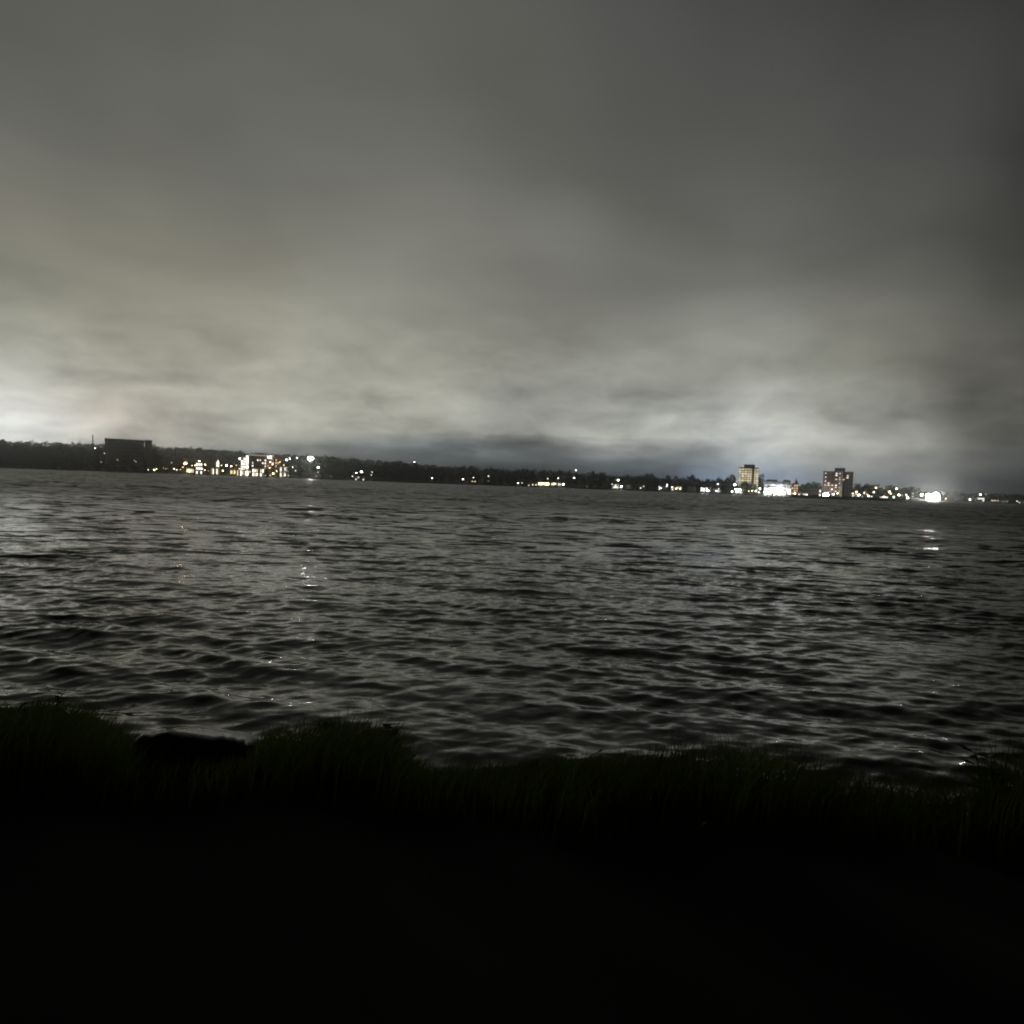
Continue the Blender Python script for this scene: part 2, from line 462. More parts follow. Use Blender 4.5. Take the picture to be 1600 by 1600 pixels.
def make_tree_kind(seed, conic, width, n=620, leafm=M_LEAF):
    r = np.random.default_rng(seed)
    p = crown_pts(r, n, conic, 9 if not conic else 11, width, 0.10 if not conic else 0.08)
    q, f = leaf_quads(p, r.uniform(0.045, 0.105, n), r)
    me = MB()
    me.tube([(0, 0, -0.02), (0.01, 0, 0.15), (0.0, 0.01, 0.35), (0.01, 0, 0.65), (0, 0, 0.88)], [0.030, 0.022, 0.017, 0.010, 0.004], 6)
    for k in range(4):
        a = r.uniform(0, 6.28); z = 0.2 + 0.12 * k; l = width * 0.6
        me.tube([(0, 0, z), (l*.5*math.cos(a), l*.5*math.sin(a), z+.08), (l*math.cos(a), l*math.sin(a), z+.2)], [0.012, 0.008, 0.003], 5)
    crown = mesh_obj('crown', q, f, leafm); trunk = me.build('trunk', M_BARK)
    dc, dt = crown.data, trunk.data
    bpy.data.objects.remove(crown); bpy.data.objects.remove(trunk)
    TREE_KINDS.append((dc, dt, width))
for s in range(7): make_tree_kind(100 + s, False, 0.40 + 0.035 * (s % 4))
make_tree_kind(201, True, 0.22); make_tree_kind(202, True, 0.28)
make_tree_kind(301, False, 0.45, 900, M_LEAF2)   # 9: fuller green crown
def tree(px, D, top_py, label, group, kind=None, squash=1.0, name='broadleaf_tree', h=None):
    x = X(px, D); z = terr(x, D) if D > 700 else 0.4
    hh = h if h else max(5.0, Z(px, top_py, D) - z)
    k = random.randrange(7) if kind is None else kind
    dc, dt, w = TREE_KINDS[k]
    e = empty(name, (x, D, z - 0.1), random.uniform(0, 6.28), label, 'tree', group)
    wd = min(hh, 17) * squash * random.uniform(0.95, 1.2)
    if hh > 17: wd = hh * .85 * squash * random.uniform(1.0, 1.2)
    e.scale = (wd, wd, hh)
    for d, n in ((dc, 'crown'), (dt, 'trunk')):
        o = bpy.data.objects.new(n, d); COL.objects.link(o); o.parent = e
    return e

TLX = [0, 30, 60, 100, 130, 165, 200, 235, 262, 300, 360, 440, 470, 500, 530, 560, 600, 640, 700, 740, 770, 800, 850, 900, 950, 1000, 1080, 1130, 1150, 1190, 1250, 1285, 1335, 1380, 1420, 1440, 1500, 1600]
TLY = [686, 691, 690, 693, 697, 712, 724, 704, 709, 720, 728, 727, 722, 712, 714, 719, 718, 724, 730, 729, 733, 733, 735, 737, 739, 741, 743, 747, 742, 752, 756, 753, 756, 757, 760, 764, 768, 773]
def tl(px): return float(np.interp(px, TLX, TLY))
RUN_TREES = []
def tree_run(x0, x1, step, doff, label, group, lift=0.0, jit=4.0):
    px = x0
    while px < x1:
        p = px + random.uniform(-2, 2); D = Dsh(p) + doff + random.uniform(-12, 12)
        RUN_TREES.append((p, lift, tree(p, D, tl(p) + lift + random.uniform(-2.5, jit + 2), label, group)))
        px += step * random.uniform(0.8, 1.2)
SEG = [
 (-12, 118, 12, 'tall black tree in the dense dark mass at the left end of the far shore', 'trees at the left end of the far shore'),
 (118, 162, 11, 'dark tree on the slope below the thin chimney stack', 'trees below the chimney stack'),
 (165, 228, 11, 'low dark tree in front of the dim taupe block', 'trees in front of the dim taupe block'),
 (500, 548, 10, 'dark tree just right of the white floodlight mast', 'trees right of the floodlight mast'),
 (552, 640, 11, 'dark tree behind the twin house lights on the far shore', 'trees behind the twin house lights'),
 (640, 800, 11, 'dark tree in the sparsely lit middle of the far shore', 'trees in the sparsely lit middle stretch'),
 (800, 890, 11, 'dark tree behind the row of small lights and the low yellow building', 'trees behind the low yellow building'),
 (890, 1005, 11, 'dark tree round the lone high lamp and the triple lamp cluster', 'trees round the triple lamp cluster'),
 (1005, 1142, 10, 'dark tree behind the row of houses left of the cream tower', 'trees behind the houses left of the cream tower'),
]
for x0, x1, st, lab, grp in SEG:
    tree_run(x0, x1, st, 62, lab, grp)
    if x0 not in (118,): tree_run(x0 + 5, x1, st * 1.25, 30, lab, grp, 7.0, 6)
    if x0 < 60: tree_run(x0, x1, st, 8, lab, grp, 14.0, 6); tree_run(x0, x1, st*1.1, 20, lab, grp, 24.0, 5)
tree_run(1336, 1440, 8, 50, 'tree with dim brownish crown in the lit row right of the brown tower', 'trees in the lit row right of the brown tower')
tree_run(1480, 1612, 11, 25, 'low dark tree at the right end of the far shore', 'trees at the right end of the far shore', 1.0, 3)
tree_run(238, 470, 17, 75, 'dark tree behind the brightly lit waterfront cluster', 'trees behind the lit waterfront cluster', 0, 3)
# single trees by the towers
def lone(px, D, top, label, **k): tree(px, D, top, label, None, **k)
lone(1143, 815, 742, 'round dark tree touching the left edge of the cream tower', kind=1)
lone(1136, 808, 747, 'smaller dark tree second to the left of the cream tower', kind=2)
lone(1189, 822, 739, 'tall narrow dark tree between the cream tower and the white building', kind=3, squash=.5)
lone(1165, 776, 752, 'bushy green tree in front of the foot of the cream tower', kind=9, squash=1.3)
lone(1177, 778, 756, 'lower green tree before the right corner of the cream tower', kind=9, squash=1.2)
lone(1255, 795, 756, 'green tree next to the small pointed turret', kind=9)
lone(1264, 800, 754, 'wide green tree midway between the white building and the brown tower', kind=9, squash=1.1)
lone(1275, 800, 752, 'tallest tree directly left of the brown tower', kind=3)
lone(1340, 810, 755, 'tree directly right of the brown tower', kind=4, squash=1.1)
lone(1400, 815, 762, 'pale green floodlit tree right of the brown tower', kind=9, squash=0.7)
lone(1391, 822, 757, 'tree with brown tinted crown behind the pale green floodlit tree', kind=5)
lone(249, 958, 722, 'yellow green lamplit tree at the left end of the lit waterfront', kind=9, squash=0.8)
lone(258, 958, 724, 'second yellow green lamplit tree from the left end of the lit waterfront', kind=9, squash=0.8)
lone(417, 915, 727, 'black tree standing out against the bright waterfront buildings', kind=8)
lone(452, 915, 729, 'green lamplit tree at the right end of the lit waterfront', kind=9)
lone(240, 985, 703, 'dark rounded tree against the right wall of the taupe block', kind=1)
lone(325, 940, 727, 'dark tree in the gap between two bright waterfront shops', kind=5, squash=.7)

for _px, _top, _lab in ((298, 727, 'small added dark tree in front of the corner shop by the orange lamp'), (333, 728, 'small added dark tree in front of the left half of the wide low shop'),
        (344.5, 729, 'small added dark tree at the right end of the wide low shop'), (378, 728, 'small added dark tree in front of the apartment block'),
        (391, 727, 'small added dark tree under the glowing stairwell column'), (405, 731, 'small added dark tree in front of the bright white ground floor shop'),
        (434, 730, 'small yellowish lamplit tree in front of the brown office block'), (442, 730, 'small added dark tree in front of the glowing arcade'),
        (1208, 766, 'small added dark tree in front of the left half of the white hall'), (1229, 767, 'small added dark tree in front of the right end of the white hall'),
        (1349, 766, 'small added dark tree between the lit houses right of the brown tower'), (1372, 765, 'small added dark tree left of the long low kiosk'), (1455, 770, 'thin added dark tree between the two floodlight racks')):
    tree(_px, Dsh(_px) + 1.5, _top, _lab, None, kind=random.randrange(7), squash=.75)  # small trees added to break up the overbright fronts
def forest():
    r = np.random.default_rng(5); C = []; S = []
    def clump(x, y, z, rad, n):
        d = r.normal(size=(n, 3)); d /= np.linalg.norm(d, axis=1)[:, None]
        c = np.array([x, y, z]) + d * rad * r.uniform(.5, 1.1, n)[:, None] * np.array([1, 1, .8])
        C.append(c); S.append(r.uniform(.30, .6, n) * rad)
    for row, (d, cnt) in enumerate([(RIDGE_D, 520), (RIDGE_D - 130, 420), (RIDGE_D - 260, 380), (RIDGE_D - 390, 340), (RIDGE_D - 500, 300), (1180, 280)]):
        for i in range(cnt):
            px = -330 + 2280 * (i + r.uniform(-.6, .6)) / cnt
            D = d + r.uniform(-50, 50); x = (px - 800) / F * D
            if D < Dsh(px) + 110: continue
            z = terr(x, D); rad = r.uniform(4.2, 7.5)
            clump(x, D, z + rad * 0.75, rad, 34)
            if r.random() < .12: clump(x, D, z + rad * 1.6, rad * .55, 20)
    c = np.concatenate(C); s = np.concatenate(S)
    q, f = leaf_quads(c, s, r)
    o = mesh_obj('forest', q, f, M_LEAF); tag(o, 'wooded hillside behind the far shore', 'forest', kind='stuff')
forest()

# ------------------------------------------------------------------ lamps
GLOW_CACHE = {}
def gl(color, strength):
    key = (color, strength)
    if key not in GLOW_CACHE:
        GLOW_CACHE[key] = glow('lamp_glow_%d' % len(GLOW_CACHE), color, strength)
    return GLOW_CACHE[key]
def street_lamp(px, py, D, color, strength, r, label, group=None, name='street_lamp', cat='street lamp'):
    z1 = Z(px, py, D); x = X(px, D); z0 = terr(x, D)
    h = max(2.2, z1 - z0)
    e = empty(name, (x, D, z0), 0, label, cat, group)
    MB().tube([(0, 0.6, -0.2), (0, 0.6, h * 0.5), (0, 0.6, h - 0.1), (0, 0.3, h + 0.15)], [0.13, 0.1, 0.08, 0.07], 6).build('pole', M_POLE, e)
    MB().box(-r*0.9, r*0.9, -0.1, 0.7, h + r*0.62, h + r*0.72).build('lamp_hood', M_POLE, e)
    MB().ball((0, 0, h), r, 10, 6, 0.6).build('lamp_globe', gl(color, strength), e, True)  # globe far oversized, its size stands in for lens bloom
    return e
def floodlight(px, py, D, color, strength, w, hgt, label, name='floodlight_mast'):
    z1 = Z(px, py, D); x = X(px, D); z0 = terr(x, D); h = z1 - z0
    e = empty(name, (x, D, z0), 0, label, 'floodlight')
    MB().tube([(0, 0.5, -0.2), (0, 0.5, h * .5), (0, 0.5, h + hgt * .4)], [0.28, 0.2, 0.14], 8).build('pole', M_POLE, e)
    fr = MB(); nr = max(2, round(hgt / 1.1)); nc = max(2, round(w / 1.1))
    for j in range(nr):
        zz = h - hgt/2 + hgt * (j + .5) / nr
        fr.box(-w/2, w/2, 0.2, 0.32, zz - .06, zz + .06)
    fr.build('cross_arm', M_POLE, e)
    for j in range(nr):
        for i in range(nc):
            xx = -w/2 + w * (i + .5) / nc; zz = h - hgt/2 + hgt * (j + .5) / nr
            if ((i + .5) / nc * 2 - 1) ** 2 + ((j + .5) / nr * 2 - 1) ** 2 > 0.92: continue  # oversized oval of heads, shaped like the glare around a light
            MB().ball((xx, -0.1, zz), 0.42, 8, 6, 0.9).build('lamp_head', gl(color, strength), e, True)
    return e

# ------------------------------------------------------------------ buildings
def win_mats(color, strength): return gl(color, strength)
def building(name, label, x0, x1, top, D, floors, cols, wall, lit, lit_prob, base_py=None, depth=16, rot=0.0, penthouse=None,
             win=(0.55, 0.5), cornice=None, parapet=0.6, cat='building', seed=0, lit_cells=None, bands=False, door=True, rows_skip=0, side=True):
    """box building seen between photo columns x0..x1, its roof line at photo row top"""
    r = random.Random(seed + 11)
    xa, xb = X(x0, D), X(x1, D); xm = (xa + xb) / 2
    z0 = terr(xm, D + 2) if D > 700 else 1.0
    if base_py is not None: z0 = Z((x0+x1)/2, base_py, D)
    phi = math.atan2(xm, D)
    H = Z((x0 + x1) / 2, top, D) - z0; W = (xb - xa) * math.cos(phi)
    e = empty(name, (xm, D, z0), rot - phi, label, cat)
    MB().box(-W/2, W/2, 0, depth, -4, H).build('wall', M_WALLS[wall], e)
    rf = MB().box(-W/2 - .25, W/2 + .25, -.25, depth + .25, H + .004, H + parapet).build('roof', M_ROOF, e)
    if cornice: MB().box(-W/2 - .3, W/2 + .3, -.55, -.254, H - 0.5, H + 0.25).build('cornice_glow', cornice, e)  # lit cornice edge, its light put in as glow
    if penthouse:
        a, b, hp = penthouse
        MB().box(-W/2 + a*W, -W/2 + b*W, depth*.25, depth*.8, H + parapet + .004, H + parapet + hp).build('penthouse', M_WALLS['dark'], e)
        MB().tube([(-W/2+(a+b)/2*W, depth*.5, H+parapet+hp), (-W/2+(a+b)/2*W, depth*.5, H+parapet+hp+2.2)], [.06, .03], 5).build('antenna', M_POLE, e)
    fh = (H - 1.0) / floors; cw = W / cols
    ww, wh = cw * win[0], fh * win[1]
    wm = MB().box(-ww/2, ww/2, -.06, .0, -wh/2, wh/2).build('window', M_GLASS if wall != 'taupe' else mat('window_blind', (0.34, 0.31, 0.28), 0.5, 0.3, 0.4), e)
    me_d = wm.data; bpy.data.objects.remove(wm)
    me_l = [me_d.copy() for _ in lit]
    for m_, g_ in zip(me_l, lit): m_.materials[0] = g_
    cnt = 0
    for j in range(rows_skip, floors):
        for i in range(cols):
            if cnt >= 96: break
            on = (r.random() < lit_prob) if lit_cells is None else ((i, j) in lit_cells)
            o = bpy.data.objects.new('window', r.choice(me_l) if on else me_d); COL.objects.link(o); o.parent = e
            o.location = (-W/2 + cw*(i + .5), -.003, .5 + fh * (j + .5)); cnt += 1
    if bands:
        bm = MB()
        for j in range(1, floors + 1): bm.box(-W/2 - .1, W/2 + .1, -.9, -.07, fh*j + .32, fh*j + .46)
        bm.build('balcony', M_WALLS[wall], e)
    if door: MB().box(-1.0, 1.0, -.09, -.064, 0, 2.3).build('door', M_WALLS['dark'], e)
    return e, W, H, fh

def house(px, D, w, label, wall='white', lit=None, lit_n=2, hgt=5.5, rot=0.0, group=None, name='shore_house', roofh=3.0, gable_front=False):
    x = X(px, D); z0 = terr(x, D)
    e = empty(name, (x, D, z0), rot - math.atan2(x, D) + random.uniform(-.2, .2) + (math.pi / 2 if gable_front else 0), label, 'house', group)
    d = 8.0
    MB().box(-w/2, w/2, 0 if not gable_front else -d/2, d if not gable_front else d/2, -1.5, hgt).build('wall', M_WALLS[wall], e)
    y0, y1 = (0, d) if not gable_front else (-d/2, d/2)
    rf = MB().gable(-w/2, w/2, y0, y1, hgt + .004, roofh).build('roof', M_ROOF, e)
    MB().box(w*.22, w*.22 + .8, (y0+y1)/2 - .4, (y0+y1)/2 + .4, hgt + roofh * .5, hgt + roofh + 1.1).build('chimney', M_WALLS['brown'], rf)
    k = 0
    if gable_front:
        for (yy, zz) in ((-2, 1.6), (2, 1.6), (0, 4.0)):
            m_ = lit if (lit and k < lit_n) else M_GLASS; k += 1
            MB().box(-w/2 - .06, -w/2 - .003, yy - .6, yy + .6, zz - .65, zz + .65).build('window', m_, e)
    else:
        n = max(2, int(w / 2.6)); order = list(range(n * 2)); random.Random(int(px)).shuffle(order)
        for q in range(n * 2):
            i, j = q % n, q // n
            m_ = lit if (lit and order[q] < lit_n) else M_GLASS
            xx = -w/2 + w * (i + .5) / n; zz = 1.5 + 2.5 * j
            if i == n // 2 and j == 0: continue
            MB().box(xx - .6, xx + .6, -.06, -.003, zz - .6, zz + .6).build('window', m_, e)
        i = n // 2; xx = -w/2 + w * (i + .5) / n
        MB().box(xx - .5, xx + .5, -.06, -.003, 0, 2.1).build('door', M_WALLS['dark'], e)
    return e

W_WARM = gl(WARM, 1.6); W_WHITE = gl(WHITE, 2.2); W_DIM = gl(WARM, .35); W_COOL = gl(COOL, 2.5); W_HOT = gl((1, .93, .78), 4.5); W_OR = gl(ORANGE, 1.4); W_BRT = gl((1, .9, .72), 2.4); W_YEL = gl(YEL, 2.2)

# left: dim taupe institution with stair tower, chimney stack
D0 = 1010
building('institution_building', 'long dim taupe flat roofed block on the left far shore, unlit', 163.5, 225, 690.5, D0, 5, 14, 'taupe', [W_DIM], .012, base_py=722.5, depth=20, parapet=4.0, seed=1, win=(.5, .4), rows_skip=0)
building('stair_tower', 'dim taupe stair tower at the right end of the long unlit block', 225.5, 237, 690, D0 - 6, 9, 2, 'dark', [W_DIM], 0, base_py=735, depth=24, parapet=2.2, seed=2, win=(.3, .4))
def chimney_stack():
    D = 1060; x = X(144.5, D); z1 = Z(144.5, 679.5, D); z0 = terr(x, D)
    e = empty('chimney_stack', (x, D, z0), 0, 'thin dark chimney stack rising left of the taupe block', 'chimney')
    MB().tube([(0,0,-1), (0,0,(z1-z0)*.5), (0,0,z1-z0-.8)], [1.1, .85, .7], 12).build('shaft', M_WALLS['dark'], e)
    MB().tube([(0,0,z1-z0-.8), (0,0,z1-z0)], [.9, .9], 12).build('rim', M_WALLS['dark'], e)
chimney_stack()
building('boiler_house', 'small dim building at the foot of the chimney stack', 148, 160, 700, 1035, 3, 4, 'dark', [W_DIM], .1, depth=12, seed=3)
building('hillside_block', 'faint low block half hidden in the trees left of the chimney stack', 105, 124, 702, 1090, 3, 6, 'taupe', [W_DIM], .1, depth=12, seed=4)

# lit waterfront cluster
building('corner_shop', 'low white lit shop beside the orange lamp', 291, 303, 729.5, 925, 1, 4, 'white', [W_HOT, W_YEL, W_WARM], .9, depth=10, seed=5, win=(.5, .5))
building('gabled_block', 'pinkish lit two storey block right of the orange lamp', 306, 316, 722, 930, 3, 3, 'white', [W_BRT, W_WHITE], .9, depth=12, seed=6, win=(.7, .6))
building('waterfront_shop', 'wide low white lit shop below the bright lift tower', 329, 343, 730.5, 922, 1, 5, 'white', [W_HOT, W_BRT, W_WARM, W_DIM], .9, depth=10, seed=7, win=(.55, .75))
building('lift_tower', 'slim white glowing tower standing on the wide low shop', 337.5, 342.5, 720.5, 934, 5, 1, 'white', [W_HOT, W_BRT], 1, depth=6, seed=8, win=(.8, .8))
building('yellow_lit_shop', 'low shop lit yellow green below the slim apartment block', 357, 368, 731.5, 918, 1, 4, 'cream', [W_YEL, W_WARM, W_OR], .9, depth=10, seed=9, win=(.5, .5))
building('apartment_block', 'white apartment block with glowing stacked windows left of the bright corner column', 372.5, 383, 714, 925, 7, 3, 'white', [W_BRT, W_WHITE, W_HOT], .75, depth=16, seed=10, win=(.75, .6))
building('glazed_stairwell', 'tall glowing white stairwell column at the centre of the lit waterfront', 383.6, 388, 711, 921, 8, 1, 'white', [W_HOT, W_BRT, W_WHITE, W_WARM], .9, depth=6, seed=11, win=(.85, .85))
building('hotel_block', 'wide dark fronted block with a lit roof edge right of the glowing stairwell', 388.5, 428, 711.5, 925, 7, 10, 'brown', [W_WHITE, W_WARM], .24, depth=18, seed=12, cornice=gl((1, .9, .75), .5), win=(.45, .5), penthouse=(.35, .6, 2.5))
building('brown_office', 'brown block lit orange next to the yellow green lit trees', 429.5, 439, 716, 928, 6, 3, 'orange', [W_OR, W_WARM], .6, depth=16, seed=13, win=(.5, .5))
building('plaza_shop', 'bright white ground floor shop left of the black waterfront tree', 394, 412, 732, 912, 2, 6, 'white', [W_HOT, W_BRT, W_WARM, W_DIM], .8, depth=8, seed=14, win=(.55, .7))
building('arcade_shop', 'white glowing arcade at the right end of the lit waterfront', 437, 453, 729, 915, 2, 5, 'white', [W_HOT, W_BRT, W_YEL, W_DIM], .8, depth=10, seed=15, win=(.55, .7))
building('foot_shop', 'white glowing single storey at the foot of the apartment block', 370, 388, 734, 912, 1, 7, 'white', [W_HOT, W_BRT, W_WARM, W_DIM], .9, depth=8, seed=16, win=(.6, .8))
house(494, 905, 13, 'pale house below the white floodlight mast', 'white', W_WARM, 2)
house(513, 890, 9, 'faint grey house right of the house below the floodlight mast', 'grey', W_DIM, 1)

# middle houses
house(562, 872, 12, 'white house under the twin lamps on the far shore', 'white', W_BRT, 3)
house(738, 850, 10, 'pale house with a warm lit door under the slanting lamp pair', 'orange', W_WARM, 2)
house(763, 852, 9, 'dark house beside the lone lamp right of the slanting lamp pair', 'grey', W_DIM, 1)
house(821, 838, 11, 'grey house at the left end of the row of small shore lights', 'grey', W_WARM, 2)
house(834, 838, 9, 'grey gabled house left of the low yellow building', 'grey', W_BRT, 2, gable_front=True)
building('boat_shed', 'low building with a row of yellow lit windows on the middle far shore', 841, 858, 752.5, 836, 1, 7, 'cream', [gl(YEL, 5.0), W_WARM], 1, depth=9, seed=20, win=(.8, .6))
building('long_low_pavilion', 'long low building with small white lights right of the yellow lit one', 861, 876, 753, 838, 1, 7, 'grey', [W_BRT, W_WHITE], .7, depth=9, seed=21, win=(.5, .5))
house(911, 828, 12, 'faint grey house below the lone high lamp', 'grey', W_DIM, 2)
house(961, 818, 9, 'white gabled house in the triple lamp cluster', 'white', W_BRT, 3, gable_front=True)
house(982, 816, 9, 'dim house right of the triple lamp cluster', 'grey', W_DIM, 2)
house(1001, 812, 10, 'dim house second right of the triple lamp cluster', 'grey', W_WARM, 1)
house(1036, 805, 11, 'house with a blueish lamp above it left of the pale row house', 'grey', W_WHITE, 2)
house(1057, 802, 12, 'pale pink lit house in the row left of the cream tower', 'white', W_BRT, 4)
house(1081, 800, 10, 'unlit grey gabled house left of the brightest shore house', 'grey', None, 0, gable_front=True, roofh=4)
house(1102, 795, 11, 'brightest white house in the row left of the cream tower', 'white', W_HOT, 5)
house(1119, 792, 8, 'small white lit cottage right of the brightest shore house', 'white', W_BRT, 2, hgt=3.4)
house(1155, 783, 8, 'white gable lit house at the left foot of the cream tower', 'white', W_HOT, 3, gable_front=True, roofh=4)

# cream tower: recess shade put on as a brown strip, dark penthouse
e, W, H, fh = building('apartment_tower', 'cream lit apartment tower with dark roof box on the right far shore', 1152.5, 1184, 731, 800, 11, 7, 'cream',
    [gl((1, .86, .55), .8), gl((1, .88, .58), 1.2), gl((1, .84, .5), .55)], .95, depth=22, penthouse=(.26, .80, 3.6), parapet=.5, seed=22, win=(.74, .6), bands=True)  # most windows glow so that their blur stands for the lit wall
MB().box(-W*.02 + W*.17, W*.17 + 2.6, -.16, -.07, 8, H - .3).build('recess_shade', M_WALLS['brown'], e)
# white mansard building
def mansard_hall():
    D = 776; x0, x1 = 1193, 1236; xa, xb = X(x0, D), X(x1, D); xm = (xa + xb)/2; phi = math.atan2(xm, D); W = (xb - xa) * math.cos(phi); z0 = terr(xm, D)
    H = Z(1214, 757.0, D) - z0
    e = empty('mansard_hall', (xm, D, z0), -phi, 'long white floodlit hall with dark mansard roof between the two towers', 'building')
    MB().box(-W/2, W/2, 0, 14, -2, H).build('wall', M_WALLS['white'], e)
    rf = MB().frustum(-W/2 - .2, W/2 + .2, -.2, 14.2, H + .004, H + 3.0, 1.6).build('roof', M_WALLS['white'], e)
    for a, b in ((.07, .5), (.68, .97)):
        MB().frustum(-W/2 + a*W, -W/2 + b*W, 2.2, 11, H + 3.01, H + 5.4, .7).build('roof_box', M_ROOF, rf)
    for i in range(11):
        xx = -W/2 + W * (i + .5)/11
        MB().box(xx - .5, xx + .5, -.35, 1.2, H + .5, H + 2.1).build('dormer', M_GLASS if i % 3 == 1 else M_WALLS['grey'], rf)
        for j in range(3):
            zz = 2.0 + j * (H - 1.5) / 3
            on = (j == 1 and i % 3 != 2) or j == 0
            MB().box(xx - .75, xx + .75, -.06, -.003, zz - .7, zz + .7).build('window', W_HOT if on and j == 0 else (W_BRT if on else M_GLASS), e)
    for i in (2, 5, 8):
        xx = -W/2 + W * i / 11 + .2
        MB().box(xx - .35, xx + .35, -.5, -.07, 0, H).build('pilaster', M_WALLS['grey'], e)
mansard_hall()
e, W, H, fh = building('brick_wing', 'orange brick lit wing at the right end of the white hall', 1236.5, 1246.5, 756, 778, 4, 3, 'orange', [W_WARM, W_OR], .7, depth=14, seed=23, win=(.45, .5))
def turret():
    D = 786; x = X(1243.5, D); z0 = terr(x, D); z1 = Z(1243.5, 747.5, D); h = z1 - z0
    e = empty('pointed_turret', (x, D, z0), 0, 'small dark pointed turret above the orange brick wing', 'turret')
    MB().box(-1.3, 1.3, -1.3, 1.3, 0, h - 5.5).build('shaft', M_WALLS['brown'], e)
    MB().tube([(0,0,h-5.5), (0,0,h-4.2), (0,0,h-2), (0,0,h)], [2.0, 1.7, .8, .05], 8).build('roof', M_ROOF, e)
turret()
building('lit_brick_house', 'orange lit brick house left of the brown tower', 1264, 1283, 763.5, 772, 2, 5, 'orange', [W_WARM, W_BRT], .5, depth=10, seed=24, win=(.5, .5))
building('low_white_shop', 'low white glowing shop right of the orange brick wing', 1247.5, 1262, 770.5, 768, 1, 6, 'white', [W_BRT, W_HOT], .8, depth=8, seed=25, win=(.8, .6))
# brown tower: 3 volumes
LC = {(0,11),(3,11),(4,11),(0,9),(3,8),(4,9),(0,7),(1,6),(3,10),(2,5),(3,5),(1,5),(3,4),(4,6),(4,4),(2,3),(0,5),(4,2),(3,2),(4,8)}
e, W, H, fh = building('brick_tower', 'brown brick apartment tower with scattered white lit windows on the right far shore', 1285, 1331.5, 737.5, 790, 12, 8, 'brown',
    [W_BRT, W_BRT, W_WARM], .2, depth=20, penthouse=(.37, .72, 4.2), parapet=.6, seed=26, win=(.42, .42), lit_cells=LC | {(6, 9), (6, 10), (5, 8)})
MB().box(W*.06, W*.16, -2.4, -.07, -3, H + 1.2).build('stair_shaft', M_WALLS['taupe'], e)
MB().box(-W/2 - .3, -W*.44, -1.0, -.07, 3, H + .9).build('corner_shaft', M_WALLS['brown'], e)
# right row
for k, (px, w, wl, m_, n_, lab) in enumerate([
    (1335, 7, 'white', W_BRT, 3, 'white lit house touching the right foot of the brown tower'),
    (1344, 8, 'white', W_HOT, 4, 'brighter white lit house second right of the brown tower'),
    (1354, 8, 'orange', W_WARM, 4, 'warm lit house third right of the brown tower'),
    (1366, 8, 'brown', W_BRT, 1, 'dark house with one bright window left of the pale green floodlit tree'),
    (1412, 7, 'brown', W_OR, 2, 'dark house with orange windows right of the pale green floodlit tree')]):
    house(px, 806 + 3 * k, w, lab, wl, m_, n_, hgt=5.0)
building('jetty_kiosk', 'long low white lit kiosk left of the pale green floodlit tree', 1374, 1387, 775.5, 803, 1, 6, 'white', [W_HOT], .8, depth=6, seed=27, win=(.7, .6))
building('boathouse', 'dark boathouse behind the bright glare near the right end of the far shore', 1446, 1470, 771.5, 905, 2, 8, 'dark', [W_WHITE, W_WARM], .5, depth=14, seed=28, win=(.6, .6))
house(1531, 990, 11, 'white lit house with a lamp over it right of the boathouse glare', 'white', W_HOT, 4)
building('long_pier_shed', 'faint long low shed near the right end of the far shore', 1549, 1575, 781.5, 1020, 1, 12, 'grey', [gl(WHITE, 1.1), W_DIM], .55, depth=8, seed=29, win=(.5, .5))
house(1597, 1045, 10, 'small lit house at the right edge of the photo', 'white', W_BRT, 3)

